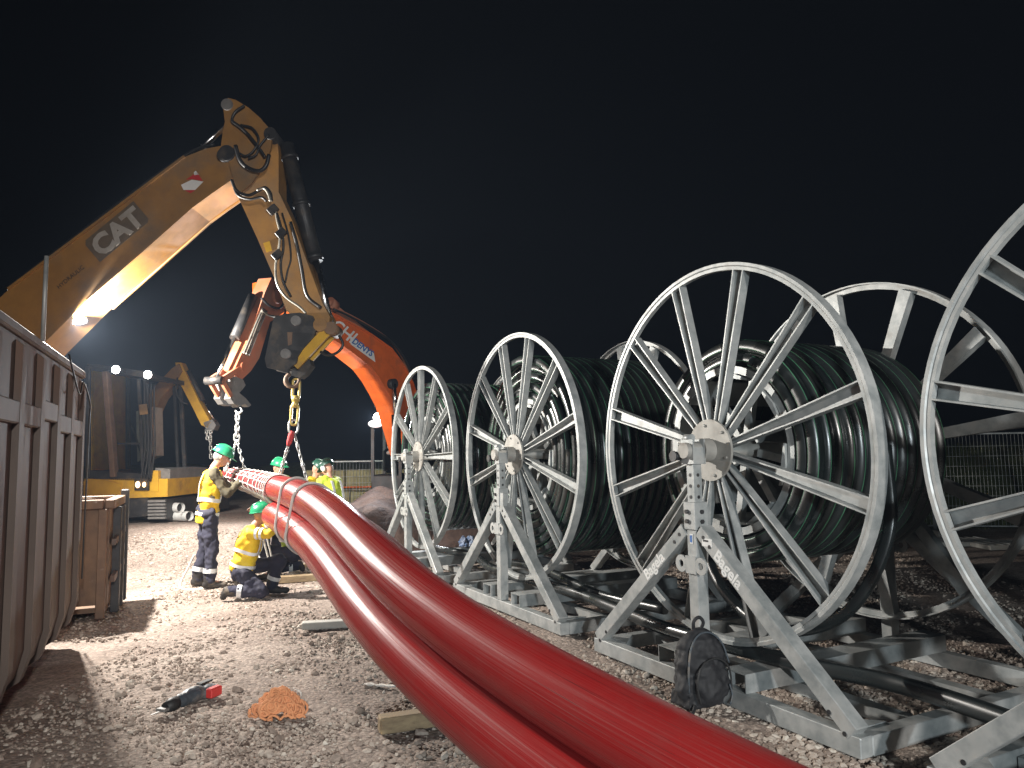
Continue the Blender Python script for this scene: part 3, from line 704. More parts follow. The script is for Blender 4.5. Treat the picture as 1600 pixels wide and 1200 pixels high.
# ------------------------------------------------------------------ chains and slings
def link_pts(a, b, side, w, n=8):
    a = Vector(a); b = Vector(b); t = (b - a).normalized(); L = (b - a).length; s = Vector(side); s = (s - t * s.dot(t)).normalized(); P = []
    h = w / 2
    for k in range(n + 1):
        an = PI * k / n; P.append(b - t * h + s * (h * math.cos(an)) + t * (h * math.sin(an)))
    for k in range(n + 1):
        an = PI + PI * k / n; P.append(a + t * h + s * (h * math.cos(an)) + t * (h * math.sin(an)))
    return P
def chain(parent, a, b, w, r, m, pitch=None, name='link'):
    a = Vector(a); b = Vector(b); L = (b - a).length; n = max(1, round(L / (pitch or w * 1.5))); sx, sy, t = frame_of(b - a)
    for k in range(n):
        p = a.lerp(b, k / n); q = a.lerp(b, (k + 1) / n); ex = r * 0.9
        MB().tube(link_pts(p - t * ex, q + t * ex, sx if k % 2 else sy, w), r, 6, True).build(name, m, parent)
def hook(parent, c, R, r, m, name='hook', a0=-0.4, a1=3.9, side=Vector((1, 0, 0)), up=Vector((0, 0, 1))):
    P = [Vector(c) + side * (R * math.cos(a0 + (a1 - a0) * k / 14 - PI / 2 - 1.2)) + up * (R * math.sin(a0 + (a1 - a0) * k / 14 - PI / 2 - 1.2)) for k in range(15)]
    MB().tube(P, [r * (0.55 + 0.6 * math.sin(PI * (0.15 + 0.85 * k / 14))) for k in range(15)], 10).build(name, m, parent)
def cat(px, py, off=0.0): return CATP.hit(px, py) + CATP.n * off
CATM = Plane(W(0, 480, 9.5), W(460, 480, 9.5))
def catm(px, py): return CATM.hit(px, py)
CZ = 0.28                                   # middle of the yellow boom behind its near face
sl1 = thing('chain_sling', 'yellow chain with steel ring and red sling hanging from the dark coupler', 'chain sling', catm(463, 600))
chain(sl1, catm(463, 594), catm(462, 622), 0.085, 0.019, M['chain_y'], 0.21)
MB().cyl(catm(457, 623), catm(467, 623), 0.045, 12).build('coupling', M['chain_y'], sl1)
MB().tube([catm(462, 626), catm(461, 632), catm(461, 637)], [0.03, 0.045, 0.03], 10).build('swivel', M['chain_y'], sl1)
chain(sl1, catm(461, 634), catm(459, 662), 0.085, 0.019, M['chain_y'], 0.22)
MB().tube(link_pts(catm(459, 656), catm(458, 678), (1, 0, 0), 0.115), 0.016, 8, True).build('master_ring', M['chain'], sl1)
MB().tube([catm(458, 674), catm(455, 680), catm(452, 691), catm(450, 697)], [0.03, 0.04, 0.036, 0.02], 8).build('sling_eye', M['sling_r'], sl1)
iA = station(440); 
topA = wrap_loop(iA, 0, 0.02)
def leg_of(px1, py1, px2, py2, z1, z2, lab=None):
    a = W(px1, py1, z1); b_ = W(px2, py2, z2)
    chain(sl1, a, b_, 0.030, 0.0075, M['chain'], 0.062, 'chain_link')
    for f in (0.2, 0.62):
        MB().tube([a.lerp(b_, f), a.lerp(b_, f + 0.05), a.lerp(b_, f + 0.1)], [0.016, 0.026, 0.016], 8).build('shortener', M['chain'], sl1)
zc = (catm(458, 676) - EYE).dot(cF)
leg_of(451, 694, 437, 742, zc, 9.35); leg_of(460, 678, 480, 752, zc, 9.1)
HZ = 10.7
sl2 = thing('chain_sling', 'grey two-leg chain sling on the hook of the orange digger', 'chain sling', W(371, 640, HZ))
hook(sl2, W(373, 641, HZ), 0.042, 0.016, M['chain'])
chain(sl2, W(371, 648, HZ), W(370, 682, HZ), 0.045, 0.012, M['chain'], 0.075)
MB().tube(link_pts(W(370, 677, HZ), W(370, 690, HZ), (1, 0, 0), 0.075), 0.012, 8, True).build('master_ring', M['chain'], sl2)
for px in (353, 382):
    chain(sl2, W(370, 688, HZ), W(px, 734, HZ), 0.030, 0.008, M['chain'], 0.065, 'chain_link')
    MB().tube([W(px, 730, HZ), W(px, 734, HZ), W(px, 738, HZ)], [0.03, 0.04, 0.03], 8).build('shackle', M['chain'], sl2)

# ------------------------------------------------------------------ the big yellow excavator reaching over the container
def outline(pl, pts, off=0.0): return [pl.hit(x, y) + pl.n * off for x, y in pts]
E1 = thing('excavator', 'large yellow excavator reaching over the container, its boom lamp lit', 'excavator', G(-330, 940, 0.0))
TH = 0.56
bm_pts = [(-160, 640), (-60, 520), (14, 452), (150, 350), (289, 245), (322, 232), (345, 228), (362, 232), (372, 246), (372, 262), (362, 281), (330, 303), (300, 325), (220, 396), (137, 468), (60, 545), (-20, 640), (-90, 740)]
mb = MB(); mb.prism(outline(CATP, bm_pts), CATP.n * TH); boom = mb.build('boom', M['yellow'], E1)
mb = MB()   # weld flanges along the boom edges and pin bosses
for a, b in ((2, 3), (3, 4), (10, 11), (11, 12), (12, 13), (13, 14)):
    p, q = outline(CATP, [bm_pts[a], bm_pts[b]])
    for o in (-0.012, TH + 0.012): mb.beam(p + CATP.n * o, q + CATP.n * o, 0.03, 0.03)
mb.build('boom_seam', M['yellow'], boom)
def boss(name, px, py, r, parent, m=M['dark'], o0=-0.06, o1=None, pl=CATP, th=TH):
    c = pl.hit(px, py); return MB().cyl(c + pl.n * o0, c + pl.n * ((th + 0.06) if o1 is None else o1), r, 20).build(name, m, parent)
boss('pin', 352, 244, 0.085, boom)
# stick
st_pts = [(351, 160), (358, 156), (368, 157), (388, 167), (409, 186), (428, 208), (431, 232), (431, 295), (452, 339), (472, 395), (489, 440), (500, 470), (512, 492), (508, 520), (486, 520), (462, 500), (443, 482), (425, 433), (398, 370), (369, 307), (362, 280), (370, 262), (372, 240), (360, 226), (349, 222), (352, 205), (355, 196), (352, 178)]
mb = MB(); mb.prism(outline(CATP, st_pts, 0.11), CATP.n * (TH - 0.22)); stick = mb.build('stick', M['yellow'], E1)
for off in (-0.035, TH - 0.01):
    MB().prism(outline(CATP, [(349, 162), (358, 155), (370, 158), (390, 170), (409, 187), (427, 210), (424, 235), (412, 262), (392, 290), (372, 306), (358, 250), (345, 243), (350, 205), (353, 192)], off + (0.0 if off < 0 else -0.0)), CATP.n * 0.045).build('stick_cheek', M['yellow'], stick)
boss('pin', 357, 166, 0.075, stick, M['cast']); boss('pin', 424, 211, 0.08, stick)
# decals: lettering, emblem, small text
A = CATP.hit(158, 402); B_ = CATP.hit(226, 346); dx = (B_ - A).normalized(); dy = Vector((-dx.z, 0, dx.x)) if dx.x > 0 else Vector((0, 0, 1))
nrm = -CATP.n
up_ = Vector((-(dx.z), 0, math.hypot(dx.x, dx.y))); up_ = (up_ - dx * up_.dot(dx)).normalized()
if up_.z < 0: up_ = -up_
MB().prism([A + dx * x + up_ * y + nrm * 0.002 for x, y in ((-0.05, -0.04), (0.72, -0.04), (0.76, 0.0), (0.76, 0.30), (-0.01, 0.30), (-0.05, 0.25))], nrm * 0.002).build('lettering_backing', M['decal_d'], boom)
text('lettering', 'CAT', 0.36, A + nrm * 0.006, dx, up_, M['decal'], boom, 0.002, 0.016)
C_ = CATP.hit(92, 452); text('lettering', 'HYDRAULIC', 0.075, C_ + nrm * 0.003, dx, up_, M['black'], boom, 0.001)
for pts, m in (([(283, 289), (300, 281), (318, 284), (305, 297), (287, 297)], 'white'), ([(291, 281), (308, 269), (317, 283), (300, 280)], 'redpaint'), ([(303, 270), (306, 267), (311, 273), (304, 274)], 'white'), ([(289, 297.5), (305, 297.5), (298, 302)], 'redpaint')):
    MB().prism([p + nrm * 0.003 for p in outline(CATP, pts)], nrm * 0.003).build('emblem', M[m], boom)
MB().prism(outline(CATP, [(407, 376), (417, 373), (421, 388), (412, 391)], 0.107), CATP.n * -0.003 + nrm * 0.001).build('sticker', M['yellow_clean'], stick)
# stick cylinder on top of the boom
c1 = CATP.hit(60, 398) + CATP.n * 0.28; c2 = CATP.hit(262, 250) + CATP.n * 0.28; c3 = CATP.hit(356, 167) + CATP.n * 0.28
cy = MB().cyl(c1, c2, 0.085, 18).build('stick_cylinder', M['dark'], E1)
MB().cyl(c2, c3, 0.045, 14).build('cylinder_rod', M['chrome'], cy)
# bucket cylinder along the back of the stick
c1 = cat(437, 212, 0.28); c2 = cat(484, 400, 0.28); c3 = cat(508, 503, 0.28)
cy = MB().cyl(c1, c2, 0.095, 18).build('bucket_cylinder', M['dark'], E1)
MB().cyl(c2, c3, 0.05, 14).build('cylinder_rod', M['chrome'], cy)
for f in (0.1, 0.5, 0.95): MB().cyl(c1.lerp(c2, f), c1.lerp(c2, f + 0.03), 0.112, 18).build('cylinder_band', M['dark'], cy)
# hoses and steel lines on the near cheek
def hz(pts, r, m, name, off=-0.09, parent=stick):
    return MB().tube(catmull([cat(x, y, off) for x, y in pts], 6), r, 8).build(name, M[m], parent)
hz([(386, 170), (372, 180), (367, 193), (378, 202), (392, 215), (410, 238), (418, 250)], 0.018, 'hose', 'hose')
hz([(380, 200), (398, 205), (408, 222), (400, 240), (388, 248), (378, 244)], 0.014, 'hose', 'hose')
hz([(424, 215), (410, 232), (404, 246), (392, 252)], 0.014, 'hose', 'hose')
hz([(372, 232), (380, 256), (394, 268), (410, 271), (420, 262), (424, 246)], 0.026, 'hose', 'hose')
hz([(366, 285), (374, 302), (392, 309), (408, 302), (418, 297), (426, 306), (428, 318)], 0.020, 'hose', 'hose')
hz([(368, 292), (376, 309), (394, 315), (412, 312), (420, 318)], 0.017, 'hose', 'hose')
hz([(406, 302), (417, 299), (424, 308), (427, 319)], 0.017, 'steelpipe', 'steel_line', -0.11)
hz([(427, 320), (430, 340), (435, 362), (433, 386), (431, 398), (428, 412), (430, 440), (444, 462), (466, 478), (476, 488)], 0.016, 'steelpipe', 'steel_line', 0.07)
hz([(430, 330), (438, 358), (440, 386), (436, 410), (440, 438), (452, 462)], 0.016, 'hose', 'hose', 0.07)
hz([(438, 330), (448, 365), (452, 400), (447, 420), (443, 440)], 0.012, 'hose', 'hose', 0.07)
hz([(452, 345), (462, 380), (470, 420), (478, 460), (500, 480)], 0.022, 'hose', 'hose', 0.05)
hz([(524, 520), (530, 535), (520, 548), (505, 551), (494, 546)], 0.018, 'hose', 'hose', 0.2)
for x, y in ((431, 396), (424, 325), (437, 362)): MB().box(cat(x, y, 0.06), 0.13, 0.06, 0.10, dx, None, up_, bev=0.01).build('line_clamp', M['dark'], stick)
boss('pin', 357, 242, 0.10, stick, M['dark'], -0.075, TH + 0.075)
# top hoses of the boom
MB().tube(catmull([CATP.hit(x, y) + CATP.n * 0.1 + Vector((0, 0, 0.05)) for x, y in ((0, 455), (60, 410), (110, 372), (200, 303), (290, 240), (330, 226))], 6), 0.02, 8).build('hose', M['hose'], boom)
# coupler, links and hook
cp_pts = [(425, 495), (440, 489), (466, 487), (486, 492), (494, 508), (488, 525), (470, 545), (463, 556), (461, 566), (449, 575), (447, 582), (430, 577), (414, 573), (411, 560)]
coup = MB().prism(outline(CATP, cp_pts, 0.06), CATP.n * 0.07).build('quick_coupler', M['dark'], E1)
MB().prism(outline(CATP, cp_pts, 0.44), CATP.n * 0.07).build('coupler_plate', M['dark'], coup)
MB().prism(outline(CATP, [(430, 520), (470, 510), (465, 552), (450, 574), (416, 568)], 0.14), CATP.n * 0.28).build('coupler_body', M['dark'], coup)
for x, y in ((461, 500), (445, 552)): boss('pin', x, y, 0.062, coup, M['cast'], 0.02, 0.55)
MB().prism([p + nrm * 0.002 for p in outline(CATP, [(447, 518), (455, 518), (454, 537), (448, 539)], 0.06)], nrm * 0.006).build('data_plate', M['skip2'], coup)
lk = MB(); lk.beam(cat(510, 512, 0.12), cat(456, 570, 0.12), 0.05, 0.12); lk.beam(cat(510, 512, 0.36), cat(456, 570, 0.36), 0.05, 0.12); lk.build('link', M['yellow_clean'], E1)
boss('pin', 514, 511, 0.08, E1, M['skip2'], 0.06, 0.42); boss('pin', 498, 506, 0.085, E1, M['yellow'], 0.05, 0.44)
MB().prism(outline(CATP, [(450, 574), (477, 558), (480, 568), (470, 582), (462, 588), (448, 584)], 0.18), CATP.n * 0.20).build('hook_bracket', M['dark'], E1)
hk = MB(); P = []
for k in range(16):
    a = 1.9 + 4.6 * k / 15; P.append(catm(457, 594) + Vector((1, 0, 0)) * (0.085 * math.cos(a)) + Vector((0, 0, 1)) * (0.085 * math.sin(a)))
hk.tube(P, [0.034 - 0.012 * abs(k - 6) / 9 for k in range(16)], 10).build('lifting_hook', M['skip2'], E1)
# boom worklight
wl = MB(); ctr = BOOM_LAMP + Vector((0, 0.09, 0)); wl.ell(ctr, 0.15, 0.10, 0.075); wl.beam(ctr + Vector((0, 0.05, 0.05)), CATP.hit(118, 475) + CATP.n * 0.02, 0.04, 0.04)
w_ = wl.build('boom_lamp', M['dark'], E1)
mb = MB(); mb.rev([(0.0, 0.0), (0.07, 0.006), (0.115, 0.0), (0.11, -0.03)], (0, 0, 0), (0, 0, 1), 24, closed=False)
ax = (Vector((1.0, 5.5, 0.4)) - BOOM_LAMP); ax = Vector((0.55, -0.80, -0.22)).normalized()
x_, y_, z_ = frame_of(ax); mm = Matrix((x_, y_ * 0.62, z_)).transposed().to_4x4(); mm.translation = BOOM_LAMP + Vector((0.0, -0.03, 0.0))
mb.v = [mm @ p for p in mb.v]; mb.build('lamp_lens', M['lens'], w_)
# body of the machine behind the container (off to the left)
bc = CATP.hit(-330, 600); b0 = Vector((bc.x, 9.5, 0))
for s_ in (-1, 1):
    tr = MB(); yy = 9.5 + s_ * 1.2
    prof = [(-2.0, 0.45), (-1.8, 0.15), (-1.4, 0.02), (1.4, 0.02), (1.8, 0.15), (2.0, 0.45), (1.8, 0.8), (1.4, 0.92), (-1.4, 0.92), (-1.8, 0.8)]
    tr.prism([Vector((b0.x + a, yy - 0.3, h)) for a, h in prof], (0, 0.6, 0)); tr.build('track', M['dark'], E1)
MB().box((b0.x - 0.3, 9.5, 1.75), 4.2, 2.7, 1.1, bev=0.08).build('upper_body', M['yellow'], E1)
cb = MB(); cb.box((b0.x + 0.9, 8.75, 2.35), 1.5, 1.0, 1.7, bev=0.08); cb.build('cab', M['dark'], E1)
MB().cyl((b0.x + 1.3, 9.5, 2.0), CATP.hit(-40, 560) + CATP.n * 0.28, 0.1, 14).build('boom_cylinder', M['dark'], E1)

# ------------------------------------------------------------------ orange digger at the far right of the workers
HF = W(650, 690, 15.2); HT = W(430, 452, 12.4); HP = Plane(HF, HT)
E2 = thing('excavator', 'orange digger with lettered boom behind the farthest reel', 'excavator', Vector((HF.x + 0.5, HF.y + 0.6, 0)))
hb = [(425, 436), (440, 440), (470, 458), (509, 485), (530, 495), (580, 523), (611, 545), (630, 570), (645, 600), (660, 650), (668, 715), (640, 715), (626, 665), (616, 634), (606, 614), (594, 593), (580, 574), (550, 550), (522, 531), (480, 500), (445, 478), (425, 462)]
oboom = MB().prism(outline(HP, hb), HP.n * 0.5).build('boom', M['orange'], E2)
mb = MB()
for seq in ((3, 4, 5, 6, 7, 8, 9), (12, 13, 14, 15, 16, 17, 18)):
    for a, b in zip(seq[:-1], seq[1:]):
        p, q = outline(HP, [hb[a], hb[b]]); mb.beam(p - HP.n * 0.012, q - HP.n * 0.012, 0.03, 0.03)
mb.build('boom_seam', M['orange'], oboom)
A = HP.hit(517, 514); B_ = HP.hit(545, 532); hx = (HP.hit(583, 550) - HP.hit(545, 522)).normalized(); hu = Vector((0, 0, 1)); hu = (hu - hx * hu.z).normalized(); hn = -HP.n
tl = HP.hit(557, 544)
text('lettering', 'HITACHI', 0.36, HP.hit(549, 537) + hn * 0.006, hx, hu, M['white'], oboom, 0.002, 0.006, 'RIGHT', 0.42)
q0 = HP.hit(547.5, 537) + hn * 0.003
pl_l = (HP.hit(584, 557) - HP.hit(545, 530)).length
MB().prism([q0 + hx * (a + 0.42 * c) + hu * c for a, c in ((0, -0.02), (pl_l, -0.02), (pl_l, 0.235), (0.03, 0.235))], hn * 0.004).build('name_plate', M['white'], oboom)
text('lettering', 'DENYS', pl_l / 3.9, q0 + hx * 0.05 + hu * 0.055 + hn * 0.007, hx, hu, M['blueprint'], oboom, 0.002, 0.004, lean=0.42)
# arm cylinder above the boom
p1 = HP.hit(628, 556) + HP.n * 0.25; p2 = HP.hit(525, 470) + HP.n * 0.25; p3 = HP.hit(500, 452) + HP.n * 0.25; p4 = HP.hit(450, 415) + HP.n * 0.25
cy = MB().cyl(p1, p2, 0.09, 16).build('arm_cylinder', M['orange_dirty'], E2); MB().cyl(p2, p4, 0.045, 12).build('cylinder_rod', M['chrome'], cy)
MB().cyl(p2.lerp(p1, 0.02), p2.lerp(p1, 0.10), 0.15, 16).build('cylinder_head', M['orange_dirty'], cy)
MB().tube(catmull([HP.hit(x, y) - HP.n * 0.02 + Vector((0, 0, 0.07)) for x, y in ((520, 489), (545, 500), (580, 519), (612, 541), (632, 568), (645, 598))], 5), 0.022, 8).build('hose', M['hose'], oboom)
MB().tube(catmull([HP.hit(x, y) + HP.n * 0.08 + Vector((0, 0, 0.09)) for x, y in ((520, 486), (545, 496), (580, 515), (612, 537), (632, 563), (645, 592))], 5), 0.022, 8).build('steel_line', M['orange_dirty'], oboom)
# lift cylinder under the boom
c1 = HP.hit(610, 600) - HP.n * 0.09; c2 = HP.hit(613, 648) - HP.n * 0.09; c3 = HP.hit(616, 715) - HP.n * 0.09
cy = MB().cyl(c2, c3, 0.085, 14).build('lift_cylinder', M['dark'], E2); MB().cyl(c1, c2, 0.045, 12).build('cylinder_rod', M['chrome'], cy)
MB().cyl(c1 - HP.n * 0.03, c1 + HP.n * 0.2, 0.1, 14).build('pin', M['dark'], oboom)
# its arm
AP = Plane(W(430, 452, 12.1), W(367, 594, 10.95))
arm = MB().prism(outline(AP, [(424, 434), (434, 440), (440, 452), (446, 486), (422, 503), (405, 560), (392, 580), (377, 594), (366, 578), (385, 536), (405, 482), (414, 457)], 0.0), AP.n * 0.24).build('arm', M['orange_dirty'], E2)
for x, y, r in ((432, 463, 0.12), (378, 573, 0.07)): MB().cyl(AP.hit(x, y) - AP.n * 0.04, AP.hit(x, y) + AP.n * 0.28, r, 16).build('pin', M['orange_dirty'], arm)
MB().tube([AP.hit(401, 562) + AP.n * 0.1, AP.hit(404, 565) + AP.n * 0.1], 0.06, 10).build('lug', M['orange_dirty'], arm)
p1 = AP.hit(407, 464) + AP.n * 0.12; p2 = AP.hit(377, 528) + AP.n * 0.12; p3 = AP.hit(350, 590) + AP.n * 0.12
p1 += Vector((-0.02, 0, 0.02))
cy = MB().cyl(p1, p2, 0.075, 14).build('tool_cylinder', M['dark'], E2); MB().cyl(p2, p3, 0.03, 12).build('cylinder_rod', M['chrome'], cy)
for k, (ax_, bx_) in enumerate((((411, 484), (388, 540)), ((414, 486), (391, 542)), ((408, 482), (384, 538)))):
    MB().tube(catmull([AP.hit(*ax_) - AP.n * 0.03, AP.hit((ax_[0] + bx_[0]) / 2 - 2, (ax_[1] + bx_[1]) / 2) - AP.n * 0.05, AP.hit(*bx_) - AP.n * 0.03, AP.hit(bx_[0] - 6, bx_[1] + 14) - AP.n * 0.03], 6), 0.016, 8).build('hose', M['steelpipe'], arm)
MB().tube(catmull([AP.hit(404, 466) - AP.n * 0.05, AP.hit(414, 478) - AP.n * 0.08, AP.hit(428, 482) - AP.n * 0.10, AP.hit(438, 470) - AP.n * 0.08, AP.hit(438, 455) - AP.n * 0.05], 6), 0.02, 8).build('hose', M['hose'], arm)
MB().tube(catmull([AP.hit(404, 486) - AP.n * 0.05, AP.hit(416, 494) - AP.n * 0.08, AP.hit(434, 494) - AP.n * 0.10, AP.hit(443, 480) - AP.n * 0.05], 6), 0.02, 8).build('hose', M['steelpipe'], arm)
for o in (0.0, 0.20):
    lk = MB(); lk.beam(AP.hit(346, 594) + AP.n * o, AP.hit(379, 573) + AP.n * o, 0.04, 0.085); lk.beam(AP.hit(346, 594) + AP.n * o, AP.hit(361, 620) + AP.n * o, 0.04, 0.075); lk.build('link', M['orange_dirty'], E2)
MB().cyl(AP.hit(346, 594) - AP.n * 0.02, AP.hit(346, 594) + AP.n * 0.26, 0.06, 14).build('pin', M['dark'], E2)
qc = MB()
for o in (-0.02, 0.16): qc.prism(outline(AP, [(359, 592), (366, 588), (378, 593), (382, 602), (377, 609), (372, 614), (382, 622), (391, 633), (387, 636), (381, 631), (374, 634), (364, 631), (358, 622), (361, 611)], o), AP.n * 0.10)
qc = qc.build('grab_coupler', M['cast'], E2)
for x, y in ((366, 598), (365, 622)): MB().cyl(AP.hit(x, y) - AP.n * 0.03, AP.hit(x, y) + AP.n * 0.28, 0.035, 12).build('pin', M['cast'], qc)
# its cab, body and tracks
hz0 = 0.0
def hbx(px, py, Z): return W(px, py, Z)
cabc = W(604, 702, 16.6)
cab2 = MB(); w2, d2, h2 = 0.62, 1.5, 1.25
for sx in (-1, 1):
    for sy in (-1, 1): cab2.box(cabc + Vector((sx * w2 / 2, 0.75 + sy * d2 / 2, -0.05)), 0.07, 0.08, h2 + 0.1)
cab2.box(cabc + Vector((0, 0.75, h2 / 2 + 0.02)), w2 + 0.1, d2 + 0.1, 0.09, bev=0.03); cab2.box(cabc + Vector((0, 0.75, -h2 / 2 - 0.12)), w2 + 0.06, d2 + 0.06, 0.35, bev=0.03)
c_o = cab2.build('cab', M['dark'], E2)
MB().box(cabc + Vector((0, 0.0, 0.05)), w2 - 0.08, 0.012, h2 - 0.2).build('windscreen', M['glass'], c_o)
MB().box(cabc + Vector((0, 0.9, -0.25)), 0.4, 0.5, 0.6, bev=0.08).build('seat', M['rubber'], c_o)
for k, (zz, xx) in enumerate(((0.18, 0.12), (0.05, 0.09), (-0.08, 0.07))): MB().ell(cabc + Vector((xx, -0.06, zz)), 0.07, 0.03, 0.05).build('control_lamp', M['cast'], c_o)
bb = Vector((cabc.x + 0.9, cabc.y + 1.4, 0))
MB().box(bb + Vector((0.75, 0.3, 1.35)), 2.6, 3.0, 0.85, bev=0.06).build('upper_body', M['dark'], E2)
for sx in (-0.9, 0.95):
    tr = MB(); prof = [(-1.9, 0.42), (-1.7, 0.12), (-1.3, 0.0), (1.3, 0.0), (1.7, 0.12), (1.9, 0.42), (1.7, 0.72), (1.3, 0.84), (-1.3, 0.84), (-1.7, 0.72)]
    tr.prism([bb + Vector((sx - 0.28 + 0.6, a - 0.2, h)) for a, h in prof], (0.56, 0, 0)); tr.build('track', M['rubber'], E2)
lp = MB(); lp.ell(HIT_L + Vector((0, 0.10, 0)), 0.12, 0.10, 0.12); lp.ell(W(587, 662, 15.6) + Vector((0, 0.08, 0)), 0.19, 0.10, 0.10); lp.beam(HIT_L + Vector((0.02, 0.12, 0)), cabc + Vector((-0.2, 0.1, h2 / 2)), 0.05, 0.05)
lp = lp.build('worklight', M['dark'], E2)
MB().ell(HIT_L + Vector((-0.01, 0.03, 0)), 0.10, 0.05, 0.10).build('lamp_lens', M['lens'], lp)
MB().ell(W(587, 662, 15.6) + Vector((0, 0.0, 0)), 0.165, 0.05, 0.085).build('lamp_lens', M['lens_dim'], lp)

# ------------------------------------------------------------------ smaller yellow digger beyond the container
ZG = 0.55; Z3 = 14.3
E3 = thing('excavator', 'yellow digger beyond the container with two lit lamps on its cab', 'excavator', Vector((W(190, 800, Z3).x, W(190, 800, Z3).y + 1.2, ZG)))
def e3(px, py, dy=0.0): p = W(px, py, Z3); return Vector((p.x, p.y + dy, p.z))
def bar3(a, b, w, name, m, parent, dy=0.0, dy2=None): return MB().beam(e3(*a, dy), e3(*b, dy if dy2 is None else dy2), w, w).build(name, M[m], parent)
cf = MB(); DP = 1.5
for (a, b, w) in (((138, 572), (138, 745), 0.08), ((228, 590), (236, 748), 0.08), ((217, 592), (224, 745), 0.06)):
    for dy in ((0, DP) if w < 0.1 else (0,)): cf.beam(e3(*a, dy), e3(*b, dy), w, w, bev=0.015)
cf.prism([e3(136, 568), e3(236, 584), e3(236, 591), e3(136, 577)], (0, DP, 0))
cf.prism([e3(136, 735), e3(238, 741), e3(238, 752), e3(136, 748)], (0, DP, 0))
cf.beam(e3(184, 693), e3(222, 693), 0.035, 0.035)
cab3 = cf.build('cab', M['dark'], E3)
MB().beam(e3(166, 580), e3(179, 745), 0.17, 0.10, bev=0.015).build('door_pillar', M['skip2'], cab3)
for (a, b, c, d) in (((142, 578), (166, 582), (176, 735), (142, 733)), ((172, 584), (226, 590), (233, 738), (184, 736))):
    MB().prism([e3(*q, 0.03) for q in (a, b, c, d)], (0, 0.012, 0)).build('window', M['glass'], cab3)
MB().prism([e3(188, 640, 0.6), e3(212, 632, 0.6), e3(214, 712, 0.6), e3(190, 722, 0.6)], (0, 0.5, 0)).build('seat', M['slab'], cab3)
MB().beam(e3(192, 660, 0.3), e3(214, 725, 0.3), 0.03, 0.03).build('control_arm', M['rubber'], cab3)
for k, x in enumerate((228, 233, 238, 243)):
    MB().tube(catmull([e3(x, 600, -0.05), e3(x + 1, 650, -0.08), e3(x + 2, 700, -0.08), e3(x - 6, 752, -0.05)], 5), 0.018, 6).build('hose', M['hose'], cab3)
MB().beam(e3(228, 632, -0.1), e3(230, 648, -0.1), 0.05, 0.16).build('mirror', M['chrome'], cab3)
lower = MB(); lower.prism([e3(132, 748), e3(262, 748), e3(262, 776), e3(132, 781)], (0, 2.2, 0)); lower.build('platform', M['yellow_clean'], E3)
MB().prism([e3(132, 752, -0.03), e3(165, 750, -0.03), e3(190, 757, -0.03), e3(188, 772, -0.03), e3(132, 774, -0.03)], (0, 0.05, 0)).build('side_panel', M['yellow_clean'], E3)
MB().prism([e3(238, 731, 0.1), e3(262, 733, 0.1), e3(262, 748, 0.1), e3(238, 748, 0.1)], (0, 1.8, 0)).build('tank', M['cast'], E3)
MB().prism([e3(236, 735, -0.02), e3(248, 735, -0.02), e3(248, 768, -0.02), e3(236, 768, -0.02)], (0, 0.1, 0)).build('side_panel', M['yellow_clean'], E3)
hl = MB().prism([e3(212, 748, -0.05), e3(234, 748, -0.05), e3(234, 766, -0.05), e3(212, 766, -0.05)], (0, 0.06, 0)).build('lamp_housing', M['dark'], E3)
MB().ell(e3(218, 757, -0.07), 0.045, 0.02, 0.062).build('marker_lens', M['lens_warm'], hl); MB().ell(e3(228, 757, -0.07), 0.032, 0.02, 0.05).build('marker_lens', M['lens_warm'], hl)
uc = MB(); uc.prism([e3(170, 781), e3(232, 778), e3(232, 806), e3(170, 812)], (0.0, 1.9, 0)); uc.build('undercarriage', M['dark'], E3)
for x0, x1 in ((234, 259), (150, 176)):
    tk = MB(); tk.prism([e3(x0, 780), e3(x1, 780), e3(x1, 812), e3(x0, 812)], (0, 3.2, 0)); tk = tk.build('track', M['dark'], E3)
    first = None
    for k in range(6):
        yy = 783 + k * 5.2; c = e3((x0 + x1) / 2, yy, -0.03)
        if first is None: first = MB().box(c, 0.34, 0.06, 0.045, bev=0.006).build('track_shoe', M['cast'], tk); c0 = c
        else: o = dupe(first, tk); o.location = first.location + (c - c0)
MB().prism([e3(120, 572, 0.3), e3(133, 574, 0.3), e3(133, 748, 0.3), e3(120, 748, 0.3)], (0, 1.2, 0)).build('engine_cover', M['yellow_clean'], E3)
bz = Z3 + 1.4
def e3b(px, py, o=0.0): p = W(px, py, bz); return Vector((p.x, p.y + o, p.z))
MB().prism([e3b(218, 640), e3b(240, 606), e3b(268, 576), e3b(279, 568), e3b(284, 580), e3b(274, 596), e3b(252, 622), e3b(236, 655)], (0, 0.34, 0)).build('boom', M['yellow'], E3)
sk = MB().prism([e3b(272, 566, 0.05), e3b(281, 566, 0.05), e3b(292, 590, 0.05), e3b(310, 628, 0.05), e3b(328, 660, 0.05), e3b(322, 668, 0.05), e3b(313, 664, 0.05), e3b(296, 630, 0.05), e3b(278, 596, 0.05)], (0, 0.24, 0)).build('stick', M['yellow_clean'], E3)
MB().cyl(e3b(288, 578, 0.17), e3b(312, 625, 0.17), 0.05, 12).build('stick_cylinder', M['dark'], E3)
MB().cyl(e3b(312, 625, 0.17), e3b(332, 660, 0.17), 0.028, 12).build('cylinder_rod', M['chrome'], E3)
MB().tube(catmull([e3b(278, 590, -0.02), e3b(277, 610, -0.06), e3b(284, 626, -0.06), e3b(294, 632, -0.02)], 6), 0.018, 6).build('hose', M['hose'], E3)
MB().prism([e3b(316, 660, 0.05), e3b(330, 655, 0.05), e3b(336, 664, 0.05), e3b(332, 672, 0.05), e3b(320, 670, 0.05)], (0, 0.24, 0)).build('link', M['cast'], E3)
lb = MB(); lb.beam(e3(150, 571, -0.04), e3(236, 584, -0.04), 0.03, 0.05)
